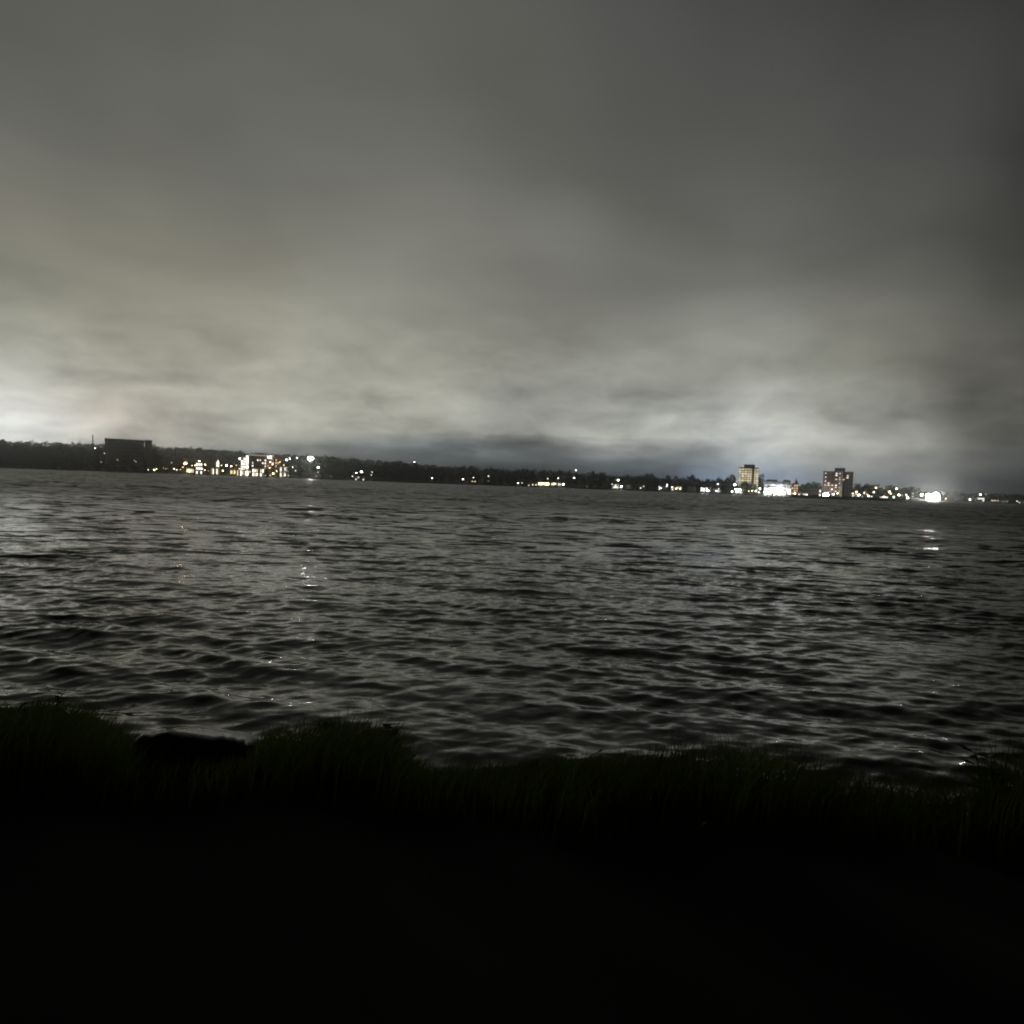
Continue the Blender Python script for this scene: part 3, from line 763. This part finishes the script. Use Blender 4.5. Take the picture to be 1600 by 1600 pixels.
# ------------------------------------------------------------------ lamps: (px, py, dOffset from shore, colour, strength, radius, label)
LAMPS = [
 (148, 700.3, 14, WHITE, 14, .75, 'white lamp just right of the chimney stack'),
 (163, 708, 10, WHITE, 4, .7, 'faint lamp at the left corner of the taupe block'),
 (112, 704, 60, WHITE, 1.0, .7, 'very faint lamp in the trees left of the chimney stack'),
 (158, 722, 8, WHITE, .9, 1.0, 'dim lamp low below the left corner of the taupe block'),
 (212, 721.5, 12, WHITE, 1.1, 1.0, 'dim lamp under the right part of the taupe block'),
 (231.5, 734.2, 5, WHITE, 25, .6, 'white lamp at the foot of the stair tower'),
 (241, 734, 5, YEL, 60, .9, 'yellow white lamp right of the foot of the stair tower'),
 (245, 732.5, 5, YEL, 40, .7, 'low lamp under the first yellow green tree'),
 (254, 731, 5, YEL, 60, 1.0, 'taller lamp between the two yellow green trees'),
 (260, 733, 5, YEL, 60, .9, 'low lamp under the second yellow green tree'),
 (268, 723, 20, WHITE, 4, .7, 'faint high lamp left of the orange lamp'),
 (272, 732.5, 5, WHITE, 16, .7, 'small white lamp left of the orange lamp'),
 (282, 733.5, 5, WARM, 8, .6, 'weak warm lamp low left of the orange lamp'),
 (289.5, 724, 6, ORANGE, 230, 1.5, 'big orange street lamp on the lit waterfront'),
 (295, 735, 4, WARM, 50, .8, 'warm low lamp below the orange lamp'),
 (301, 734, 4, WARM, 40, .8, 'second warm low lamp right below the orange lamp'),
 (311, 720.5, 10, WARM, 90, .9, 'warm lamp on top of the pinkish lit block'),
 (305, 727, 10, WARM, 50, .8, 'warm lamp at the left of the pinkish lit block'),
 (311.5, 735, 4, ORANGE, 25, .7, 'orange low lamp under the pinkish lit block'),
 (320.5, 726, 5, WARM, 60, .8, 'warm lamp in the dark gap left of the wide low shop'),
 (320, 734.5, 5, WARM, 20, .6, 'low warm lamp in the dark gap left of the wide low shop'),
 (333, 734.5, 4, WHITE, 90, .9, 'white lamp before the wide low shop'),
 (340, 720, 8, WHITE, 90, .8, 'white lamp on top of the slim white tower'),
 (348, 735.5, 4, YEL, 40, .9, 'yellow lamp right of the wide low shop'),
 (353.5, 727.3, 6, WHITE, 110, .9, 'white lamp between the wide low shop and the apartment block'),
 (361, 728.5, 5, YEL, 60, .8, 'yellow white lamp over the yellow green shop'),
 (366, 734, 4, YEL, 80, 1.0, 'yellow low lamp before the yellow green shop'),
 (373, 717, 6, WHITE, 40, .7, 'white lamp at the roof corner of the apartment block'),
 (380, 736.5, 3, WHITE, 110, 1.0, 'white low lamp before the apartment block'),
 (396, 737, 3, WHITE, 90, 1.0, 'white low lamp before the bright white shop'),
 (404, 728, 5, WHITE, 110, 1.0, 'white lamp above the bright white shop'),
 (409, 736, 3, WHITE, 110, 1.0, 'white low lamp left of the black waterfront tree'),
 (421.5, 714.5, 4, WHITE, 160, 1.1, 'tall white lamp above the black waterfront tree'),
 (422, 722, 4, WARM, 60, .8, 'warm lamp below the tall white one over the black waterfront tree'),
 (421, 731, 4, WARM, 40, .7, 'low warm lamp right of the black waterfront tree'),
 (427, 740, 3, YEL, 70, 1.0, 'yellow white low lamp below the brown office block'),
 (432, 736, 3, YEL, 70, .9, 'yellow green lamp at the foot of the brown office block'),
 (446, 732, 4, WHITE, 130, 1.2, 'white lamp before the arcade at the right end of the lit waterfront'),
 (451, 740, 3, WHITE, 60, .9, 'white low lamp below the arcade'),
 (447, 718.5, 25, WHITE, 90, 1.0, 'white lamp above the arcade, right of the brown office block'),
 (452, 716.5, 25, WHITE, 50, .8, 'smaller white lamp beside the one above the arcade'),
 (463.5, 715.3, 25, WHITE, 45, .7, 'small high white lamp left of the floodlight mast'),
 (457, 730, 8, WHITE, 25, .6, 'small white lamp right of the arcade'),
 (461.5, 735.5, 6, WHITE, 10, .6, 'faint low lamp right of the arcade'),
 (496.8, 730.3, 14, WHITE, 120, .9, 'white lamp below right of the floodlight mast'),
 (497, 738, 6, WHITE, 3, .8, 'faint low lamp below the floodlight mast'),
 (513, 743.5, 4, WHITE, 3, .8, 'very faint low lamp right of the floodlight mast'),
 (564.5, 737.3, 8, WHITE, 110, 1.0, 'brighter upper lamp of the twin house lights'),
 (556.5, 739, 6, WHITE, 60, .8, 'upper left lamp of the twin house lights'),
 (555, 743.5, 4, WHITE, 50, .8, 'lower left lamp of the twin house lights'),
 (550.5, 744, 4, WHITE, 9, .6, 'faint lamp left of the twin house lights'),
 (581, 737.5, 6, WHITE, 9, .6, 'upper of two faint stacked lamps right of the twin house lights'),
 (580, 742, 4, WHITE, 7, .6, 'lower of two faint stacked lamps right of the twin house lights'),
 (646.5, 721.7, 330, WHITE, 25, 1.2, 'lone lamp high on the wooded ridge left of centre'),
 (675, 747, 8, WHITE, 18, .8, 'lone lamp low on the shore left of centre'),
 (723.3, 748.8, 6, WHITE, 40, .8, 'lamp left of the slanting lamp pair'),
 (739.5, 746.5, 8, WHITE, 45, .7, 'upper lamp of the slanting lamp pair'),
 (742, 749.8, 6, WHITE, 60, .8, 'lower lamp of the slanting lamp pair'),
 (763, 744, 12, WHITE, 9, .7, 'lone lamp right of the slanting lamp pair'),
 (809.5, 754.8, 4, WHITE, 20, .7, 'first lamp of the small shore light row'),
 (823.5, 754.6, 4, WHITE, 40, .8, 'second lamp of the small shore light row'),
 (830.5, 755.3, 4, WHITE, 25, .7, 'third lamp of the small shore light row'),
 (836.5, 750.8, 5, WHITE, 35, .8, 'raised lamp at the left end of the low yellow building'),
 (855.5, 748, 12, WHITE, 6, .7, 'faint lamp above the low yellow building'),
 (872, 747.3, 10, WHITE, 14, .7, 'lamp above the long low building right of the yellow one'),
 (866, 755.5, 4, WARM, 30, .8, 'warm lamp between the yellow building and the bright shore lamp'),
 (880, 756.6, 3, WHITE, 80, 1.0, 'bright lamp at the right end of the small shore light row'),
 (899, 734.8, 250, WHITE, 25, 1.1, 'high lamp above the treetops at the centre right'),
 (896.5, 746.6, 10, WHITE, 45, .8, 'lamp straight below the high treetop lamp'),
 (957, 756.5, 6, WHITE, 45, .9, 'left lamp of the triple lamp cluster'),
 (965.5, 750.2, 8, WHITE, 70, 1.0, 'top lamp of the triple lamp cluster'),
 (971, 760.2, 3, WHITE, 80, .9, 'right low lamp of the triple lamp cluster'),
 (961.5, 760.5, 3, WHITE, 25, .7, 'faint low lamp inside the triple lamp cluster'),
 (1001, 762.5, 3, WHITE, 5, .9, 'faint lamp right of the triple lamp cluster'),
 (1032.5, 762.8, 4, WHITE, 26, .8, 'white lamp at the left end of the house row'),
 (1042, 757.5, 6, COOL, 20, .7, 'blueish lamp in the house row left of the cream tower'),
 (1041.5, 760, 5, COOL, 10, .7, 'weaker blueish lamp directly below the other blueish lamp'),
 (1050, 761.5, 5, WHITE, 16, .7, 'small lamp left of the pale pink lit house'),
 (1056.5, 763.5, 4, WARM, 40, .8, 'warm lamp before the pale pink lit house'),
 (1062.5, 764, 4, WARM, 30, .8, 'warm lamp right of the pale pink lit house'),
 (1099, 764.5, 5, WHITE, 90, .9, 'white lamp at the left of the brightest shore house'),
 (1105, 766.3, 4, WHITE, 70, .9, 'white lamp at the right of the brightest shore house'),
 (1119.5, 767.8, 4, WHITE, 45, .8, 'low white lamp at the small cottage'),
 (1121, 756.5, 12, COOL, 28, .8, 'blueish lamp above the small cottage'),
 (1147.5, 757.5, 8, WHITE, 100, 1.0, 'high white lamp left of the cream tower foot'),
 (1148.5, 764.5, 6, COOL, 40, .8, 'blueish white lamp below the high lamp by the cream tower'),
 (1144, 770.5, 4, COOL, 70, .8, 'lower left blueish lamp by the shore below the cream tower'),
 (1150.5, 771.3, 4, COOL, 70, .8, 'lower right blueish lamp by the shore below the cream tower'),
 (1155.5, 765, 7, WHITE, 120, 1.1, 'strong white lamp at the gable house by the cream tower'),
 (1175, 766.8, 5, WARM, 28, .8, 'warm lamp before the low green tree of the cream tower'),
 (1181, 767.5, 5, WHITE, 36, .8, 'white lamp at the right foot of the cream tower'),
 (1170, 767.3, 5, WARM, 14, .6, 'weak warm lamp at the middle foot of the cream tower'),
 (1187, 763.5, 6, GRN, 50, .9, 'greenish lamp between the cream tower and the white hall'),
 (1186, 770, 4, COOL, 30, .7, 'low lamp left of the white hall'),
 (1196, 773.5, 4, WHITE, 60, 1.1, 'first floodlamp from the left before the white hall'),
 (1203, 774.5, 3, WHITE, 60, 1.1, 'second floodlamp from the left before the white hall'),
 (1210.5, 775.2, 3, WHITE, 60, 1.1, 'third floodlamp from the left before the white hall'),
 (1218, 775.6, 3, WHITE, 60, 1.1, 'fourth floodlamp from the left before the white hall'),
 (1225, 775.0, 3, WHITE, 60, 1.1, 'fifth floodlamp from the left before the white hall'),
 (1203, 763.5, 8, COOL, 300, .8, 'left of three wall lamps high before the white hall'),
 (1211.5, 763.5, 8, COOL, 300, .8, 'middle of three wall lamps high before the white hall'),
 (1221, 763.8, 8, COOL, 300, .8, 'right of three wall lamps high before the white hall'),
 (1231, 765, 8, WHITE, 14, .7, 'lamp before the joint of the white hall and the brick wing'),
 (1242, 772.5, 4, WARM, 70, .9, 'warm lamp before the orange brick wing'),
 (1252, 771.5, 5, WHITE, 50, .8, 'white lamp before the low white shop'),
 (1268.5, 765, 8, WARM, 60, .9, 'warm lamp left on the orange lit brick house'),
 (1277, 768.5, 6, WARM, 50, .9, 'warm lamp right on the orange lit brick house'),
 (1267, 772.5, 5, WHITE, 40, .8, 'low white lamp before the orange lit brick house'),
 (1302, 772, 5, WHITE, 50, .9, 'white lamp at the foot of the brown tower right of the huge glare'),
 (1308.5, 771, 5, WARM, 35, .8, 'warm lamp before the shaft of the brown tower'),
 (1324, 773, 5, WHITE, 80, .9, 'white lamp at the right foot of the brown tower'),
 (1331.5, 771, 5, WARM, 60, .9, 'warm lamp where the brown tower meets the lit houses'),
 (1338, 768.5, 6, WARM, 40, .8, 'raised warm lamp right of the brown tower'),
 (1342, 773.3, 4, WHITE, 90, 1.0, 'white lamp before the second lit house right of the brown tower'),
 (1350, 770, 6, WARM, 90, 1.0, 'warm lamp between the second and third lit house right of the brown tower'),
 (1357, 775, 4, WHITE, 70, .9, 'white lamp before the third lit house right of the brown tower'),
 (1368, 762, 18, WARM, 45, .8, 'high warm lamp over the dark house left of the floodlit tree'),
 (1365, 769, 6, WHITE, 30, .8, 'lamp before the dark house left of the floodlit tree'),
 (1389.5, 768.5, 8, WARM, 70, 1.0, 'warm lamp left of the pale green floodlit tree'),
 (1391.5, 771.5, 6, WARM, 30, .7, 'second warm lamp close by the pale green floodlit tree'),
 (1400, 763.5, 5, GRN, 40, 1.0, 'greenish lamp at the top of the pale green floodlit tree'),
 (1404.5, 773.5, 4, GRN, 90, 1.0, 'greenish low lamp at the right foot of the floodlit tree'),
 (1396.5, 777, 3, GRN, 60, .8, 'greenish low lamp at the left foot of the floodlit tree'),
 (1381, 777.4, 3, WARM, 60, .9, 'warm lamp before the long low kiosk'),
 (1418, 778.3, 3, WHITE, 90, 1.0, 'white lamp before the dark house with orange windows'),
 (1416, 773.5, 5, WHITE, 20, .7, 'weaker lamp over the one before the dark house'),
 (1426, 771, 4, GRN, 2.2, .9, 'dull greenish pole glow left of the boathouse glare'),  # this and the next: glow put in to draw a pole
 (1426, 776, 3, GRN, 2.0, .9, 'lower dull greenish pole glow left of the boathouse glare'),
 (1440, 773, 5, YEL, 160, 1.0, 'yellow lamp at the left rim of the boathouse glare'),
 (1478, 781.5, 4, WARM, 20, .8, 'small warm lamp at the right rim of the boathouse glare'),
 (1515.5, 782, 5, WHITE, 60, 1.1, 'low white lamp left of the lit house near the right end'),
 (1531.5, 772.7, 8, WHITE, 60, 1.0, 'upper lamp over the lit house near the right end'),
 (1534, 779.7, 5, WHITE, 150, 1.4, 'bright lamp before the lit house near the right end'),
 (1540, 772, 9, GRN, 3, .8, 'faint lamp right of the lit house near the right end'),
 (276, 734.5, 5, YEL, 20, .6, 'tiny yellow lamp second left of the orange lamp'),
 (286, 730, 9, ORANGE, 18, .6, 'small orange lamp close left of the big orange one'),
 (300, 727.5, 12, WARM, 22, .6, 'small warm lamp right above the corner shop'),
 (316.5, 733, 5, ORANGE, 20, .6, 'small orange lamp at the right foot of the pinkish lit block'),
 (325.5, 735.5, 4, WARM, 22, .6, 'tiny warm lamp low left of the wide low shop'),
 (346, 727, 9, WARM, 20, .6, 'tiny warm lamp right of the slim white tower'),
 (358, 736.5, 4, WARM, 28, .7, 'warm lamp low between the yellow green shop and the wide shop'),
 (369, 727, 9, ORANGE, 22, .6, 'small orange lamp left of the apartment block'),
 (392, 719, 6, WARM, 18, .6, 'warm lamp on the left front of the wide dark hotel'),
 (399, 723, 6, WARM, 20, .6, 'warm lamp on the middle front of the wide dark hotel'),
 (410, 719.5, 6, ORANGE, 22, .6, 'orange lamp on the right front of the wide dark hotel'),
 (425, 726, 6, WARM, 22, .6, 'warm lamp in the gap right of the wide dark hotel'),
 (437, 722, 6, ORANGE, 26, .7, 'orange lamp on the front of the brown office block'),
 (443, 726.5, 6, WARM, 24, .6, 'warm lamp above the left end of the arcade'),
 (441, 738, 3, YEL, 30, .8, 'yellow lamp before the left end of the arcade'),
 (388, 740, 2, WARM, 26, .7, 'warm low lamp at the foot of the glowing stairwell'),
 (1596, 785.2, 5, WHITE, 60, 1.1, 'low white lamp at the right edge of the photo'),
 (1589, 785.4, 5, WHITE, 6, .9, 'fainter lamp beside the one at the right edge of the photo'),
]
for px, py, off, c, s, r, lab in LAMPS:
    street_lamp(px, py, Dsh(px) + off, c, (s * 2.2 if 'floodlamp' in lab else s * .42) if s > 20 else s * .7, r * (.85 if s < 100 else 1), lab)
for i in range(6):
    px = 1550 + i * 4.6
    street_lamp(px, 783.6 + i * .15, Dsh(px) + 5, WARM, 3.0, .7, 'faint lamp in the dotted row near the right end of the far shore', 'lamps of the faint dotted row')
used = set()
for p, lift, e in RUN_TREES:
    best = min(LAMPS, key=lambda l: abs(l[0] - p) + (30 if len(l[6].split()) > 10 else 0))
    if abs(best[0] - p) > 12 or len(best[6].split()) > 10: continue
    side = 'behind' if abs(best[0] - p) < 3 else ('left of' if p < best[0] else 'right of')
    lab = ('tall tree ' if lift < 3 else 'low tree ') + side + ' the ' + best[6]
    if lab in used: continue
    used.add(lab); e['label'] = lab
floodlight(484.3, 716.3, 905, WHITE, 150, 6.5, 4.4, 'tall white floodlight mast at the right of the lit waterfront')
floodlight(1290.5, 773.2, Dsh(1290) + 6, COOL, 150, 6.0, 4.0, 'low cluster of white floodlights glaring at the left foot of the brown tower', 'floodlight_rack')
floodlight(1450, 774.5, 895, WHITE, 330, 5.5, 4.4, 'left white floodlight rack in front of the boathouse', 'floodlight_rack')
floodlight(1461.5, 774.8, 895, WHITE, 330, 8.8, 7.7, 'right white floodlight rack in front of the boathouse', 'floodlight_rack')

# ------------------------------------------------------------------ spit with rocks in front of the towers
def spit():
    D = 520.0; vs = []; fs = []
    xs = np.linspace(X(1236, D), X(1436, D), 80); r = np.random.default_rng(3)
    for i, x in enumerate(xs):
        t = i / 79; ed = min(1, t * 9, (1 - t) * 9)
        w = 5 + 14 * ed; hh = (1.4 + .5 * math.sin(i * .7) + r.uniform(-.2, .2)) * ed
        for yy, zz in ((-w, -.5), (-w * .55, hh * .6), (0, hh), (w, hh * .8), (w * 2.2, -.5)):
            vs.append((x, D + 10 + yy, zz))
    for i in range(79):
        for k in range(4): a = i * 5 + k; fs.append((a, a + 5, a + 6, a + 1))
    o = mesh_obj('spit_ground', vs, fs, M_SOIL, smooth=False); tag(o, kind='structure')
    C = []; S = []
    for i in range(190):
        x = r.uniform(X(1244, D), X(1428, D)); n = 26; rad = r.uniform(.5, 1.15)
        d = r.normal(size=(n, 3)); d /= np.linalg.norm(d, axis=1)[:, None]
        C.append(np.array([x, D + 10 + r.uniform(-7, 7), 1.5 + rad * .2]) + d * rad * np.array([1.6, 1, .7])); S.append(r.uniform(.3, .7, n))
    q, f = leaf_quads(np.concatenate(C), np.concatenate(S), r)
    tag(mesh_obj('shrubs', q, f, M_LEAF), 'low dark scrub along the spit before the towers', 'shrubs', kind='stuff')
spit()

# ------------------------------------------------------------------ near bank
def bank_edge(x):
    """distance (Y) of the bank's rim, wanders along the shore"""
    return 5.1 + .25 * math.sin(x * 1.3 + 1) + .15 * math.sin(x * 3.1) - .05 * x
def bank_z(x, y):
    e = bank_edge(x)
    z = 1.45 - .05 * max(0, y) - 0.03 * x
    z += .05 * math.sin(x * 2.3 + y) + .03 * math.sin(x * 5.1 + y * 3.7)
    d = y - e
    if d > -.6: z -= 0.75 * sst(-.6, 1.0, d) + max(0, d - .2) * .42
    return z
def build_bank():
    xs = np.linspace(-9, 9, 150); ys = np.concatenate([np.linspace(-6, 2, 14), np.linspace(2.15, 9.5, 70)])
    vs = [(x, y, bank_z(x, y)) for y in ys for x in xs]
    fs = []; n = len(xs)
    for j in range(len(ys) - 1):
        for i in range(n - 1): a = j * n + i; fs.append((a, a + 1, a + n + 1, a + n))
    o = mesh_obj('bank_ground', vs, fs, M_SOIL, smooth=True); tag(o, kind='structure')
build_bank()

# tops of the grass as photo rows along photo columns
GPX = [-200, 0, 60, 110, 150, 185, 225, 260, 390, 410, 440, 500, 560, 600, 630, 670, 720, 800, 880, 950, 1010, 1060, 1120, 1180, 1250, 1350, 1430, 1540, 1565, 1600, 1800]
GPY = [1100, 1112, 1100, 1112, 1130, 1150, 1185, 1195, 1192, 1150, 1143, 1138, 1132, 1142, 1172, 1205, 1208, 1203, 1200, 1192, 1190, 1178, 1176, 1172, 1190, 1215, 1228, 1238, 1190, 1175, 1170]
def grass():
    r = np.random.default_rng(11); n = 46000
    x = r.uniform(-6.8, 6.8, n); y0 = 3.85 + 1.95 * r.random(n) ** .7
    V = []; FC = []
    up = np.zeros(n)
    pts = []
    lim_px = 800 + F * x / y0
    top = np.interp(lim_px, GPX, GPY)
    for i in range(n):
        xi, yi = x[i], y0[i]
        if yi > bank_edge(xi) + .5: continue
        z0 = bank_z(xi, yi)
        zt = CAM_H - (top[i] - horizon(lim_px[i])) / F * yi     # height that reaches the fringe line at this spot
        hmax = zt - z0
        base = r.uniform(.16, .42) * (1 + .3 * math.sin(xi * 3 + yi))
        h = min(base, max(.06, hmax * r.uniform(.75, 1.12)))
        if yi > 3.9 and hmax > base: h = min(hmax * (r.uniform(.98, 1.15) if r.random() < .12 else r.uniform(.4, .98)), .75) if r.random() < .6 else base
        w = r.uniform(.0025, .006); a = r.uniform(0, 6.28); le = h * r.uniform(.15, .7); la = r.normal(.5, .9)
        ca, sa = math.cos(a) * w, math.sin(a) * w; lx, ly = math.cos(la) * le, math.sin(la) * le
        b = len(pts)
        pts += [(xi - ca, yi - sa, z0 - .03), (xi + ca, yi + sa, z0 - .03),
                (xi - ca*.8 + lx*.28, yi - sa*.8 + ly*.28, z0 + h*.58), (xi + ca*.8 + lx*.28, yi + sa*.8 + ly*.28, z0 + h*.58),
                (xi - ca*.15 + lx, yi - sa*.15 + ly, z0 + h), (xi + ca*.15 + lx, yi + sa*.15 + ly, z0 + h)]
        FC += [(b, b+1, b+3, b+2), (b+2, b+3, b+5, b+4)]
    o = mesh_obj('grass', np.array(pts), np.array(FC), M_GRASS)
    tag(o, 'tall dark grass along the near bank', 'grass', kind='stuff')
grass()

# wet boulder in the bank edge
M_ROCK = mat('wet_rock', (0.022, 0.022, 0.02), 0.24, 0.4, 14, spec=0.9, bump=0.007)
def boulder():
    D = 4.75; x0, x1 = X(224, D), X(402, D); W = x1 - x0
    zt = Z(310, 1146, D); h = .6
    ns = 46; nt = 22; vs = []; fs = []
    r = random.Random(4)
    def rock(u, v):   # flat topped block with worn corners and a slightly uneven skin
        def sp(c, e): return math.copysign(abs(c) ** e, c)
        cu, su, cv, sv = math.cos(u), math.sin(u), math.cos(v), math.sin(v)
        xx = sp(cv, .22) * sp(cu, .4); yy = sp(cv, .22) * sp(su, .4); zz = sp(sv, .3)
        n = .025 * math.sin(xx*3+1) + .015 * math.sin(yy*4+xx*2)
        return xx * W/2 * (1 + n*.5), yy * .30 * (1 + n), zz * h/2 * (1 + .2*n) + .012 * math.sin(xx*4.2+2) + .006*math.sin(xx*13) + .004*math.sin(xx*29+yy*11)
    for j in range(nt + 1):
        v = -math.pi/2 + math.pi * j / nt
        for i in range(ns):
            vs.append(rock(2*math.pi*i/ns, v))
    for j in range(nt):
        for i in range(ns): a = j*ns + i; b = j*ns + (i+1) % ns; fs.append((a, b, b+ns, a+ns))
    o = mesh_obj('boulder', vs, fs, M_ROCK, smooth=True)
    o.location = ((x0+x1)/2, D, zt - h/2); o.rotation_euler = (math.radians(-17), math.radians(1.5), 0.05)
    tag(o, 'long flat topped wet boulder in the grass at the left of the near bank', 'boulder')
boulder()

# single plants standing out of the grass
def weed(px, py, D, label, n=26, size=.085, hgt=.5, spread=.22, name='leafy_weed', seed=0, cat='weed'):
    r = random.Random(seed); x = X(px, D); zt = Z(px, py, D); z0 = bank_z(x, D); h = max(.25, zt - z0)
    e = empty(name, (x, D, z0), 0, label, cat)
    st = MB(); lf = MB()
    for s_ in range(5):
        a = r.uniform(0, 6.28); sp = spread * r.uniform(.2, 1)
        p = [(sp*t*math.cos(a), sp*t*math.sin(a), h*t*(1-.08*s_)) for t in (0, .35, .7, 1)]
        st.tube(p, [.006, .005, .004, .002], 5)
        for k in range(n // 5):
            t = r.uniform(.3, 1.0); c = Vector((sp*t*math.cos(a), sp*t*math.sin(a), h*t*(1-.08*s_)))
            la = r.uniform(0, 6.28); L = size * r.uniform(.7, 1.3)
            d = Vector((math.cos(la), math.sin(la), r.uniform(-.3, .4))).normalized(); u = d.cross(Vector((0,0,1))).normalized() * L * .28
            b = len(lf.v)
            lf.v += [tuple(c), tuple(c + d*L*.5 + u), tuple(c + d*L), tuple(c + d*L*.5 - u)]
            lf.f.append((b, b+1, b+2, b+3))
    st.build('stem', M_GRASS, e); lf.build('leaves', M_LEAF2, e)
weed(592, 1168, 4.7, 'leafy weed at the right end of the left grass clump', 60, .09, seed=1)
weed(540, 1160, 4.6, 'leafy weed in the middle of the left grass clump', 50, .08, seed=2)
weed(60, 1108, 4.8, 'bushy weed at the far left of the near bank', 110, .05, spread=.4, seed=3)
weed(1590, 1165, 4.7, 'dark bushy weed at the right edge of the near bank', 160, .10, spread=.38, seed=5)
weed(1150, 1172, 4.9, 'tuft of upright leaves right of the middle of the near bank', 30, .09, spread=.12, seed=6)
def stalk(px, py, D, lean, label, arch=.0, seed=0, group=None):
    x = X(px, D); zt = Z(px, py, D); z0 = bank_z(x, D); h = max(.2, zt - z0)
    e = empty('grass_stalk', (x - lean*h, D, z0), 0, label, 'grass stalk', group)
    pts = [(lean*h*t**2 + arch*h*max(0, t-.6), 0, h*(t if arch == 0 else min(t, 1) - arch*.8*max(0, t-.75)**1.2)) for t in (0, .25, .5, .75, .9, 1.0)]
    MB().tube(pts, [.0035, .003, .0028, .0025, .002, .0015], 5).build('stem', M_GRASS, e)
    q = Vector(pts[-1]); p = Vector(pts[-2])
    MB().tube([tuple(p), tuple(p.lerp(q, .5)), tuple(q)], [.003, .008, .002], 6).build('seed_head', mat('seed_head', (.30, .26, .18), .7, .2, 20), e)
stalk(945, 1166, 4.6, .35, 'arching dark grass stalk bent over the water in the middle of the bank', .55)
stalk(1040, 1246, 3.9, .15, 'pale seed headed stalk in the dark grass right of centre')
stalk(1053, 1240, 3.95, .3, 'leaning pale stalk beside the seed headed one')
stalk(875, 1218, 4.2, .2, 'short pale stalk left of the arching stalk')
stalk(535, 1250, 3.9, .2, 'short reddish stalk in the dark left of centre')
stalk(1130, 1285, 3.6, .6, 'strongly leaning stalk low in the dark right of centre')
stalk(318, 1228, 4.1, .1, 'short pale stalk in front of the boulder')

# ------------------------------------------------------------------ haze
HAZE = 0.00022
if HAZE:
    hz = MB().box(-2300, 2300, -12, 2800, -2.5, 92).build('haze', bpy.data.materials.new('night_mist'))
    m = hz.data.materials[0]; m.use_nodes = True; t = m.node_tree; t.nodes.clear()
    pv = t.nodes.new('ShaderNodeVolumePrincipled'); pv.inputs['Density'].default_value = HAZE
    pv.inputs['Color'].default_value = (.86, .88, .88, 1); pv.inputs['Anisotropy'].default_value = 0.93
    ou = t.nodes.new('ShaderNodeOutputMaterial'); t.links.new(pv.outputs[0], ou.inputs['Volume'])
    tag(hz, 'thin night mist over the lake', 'haze', kind='stuff')
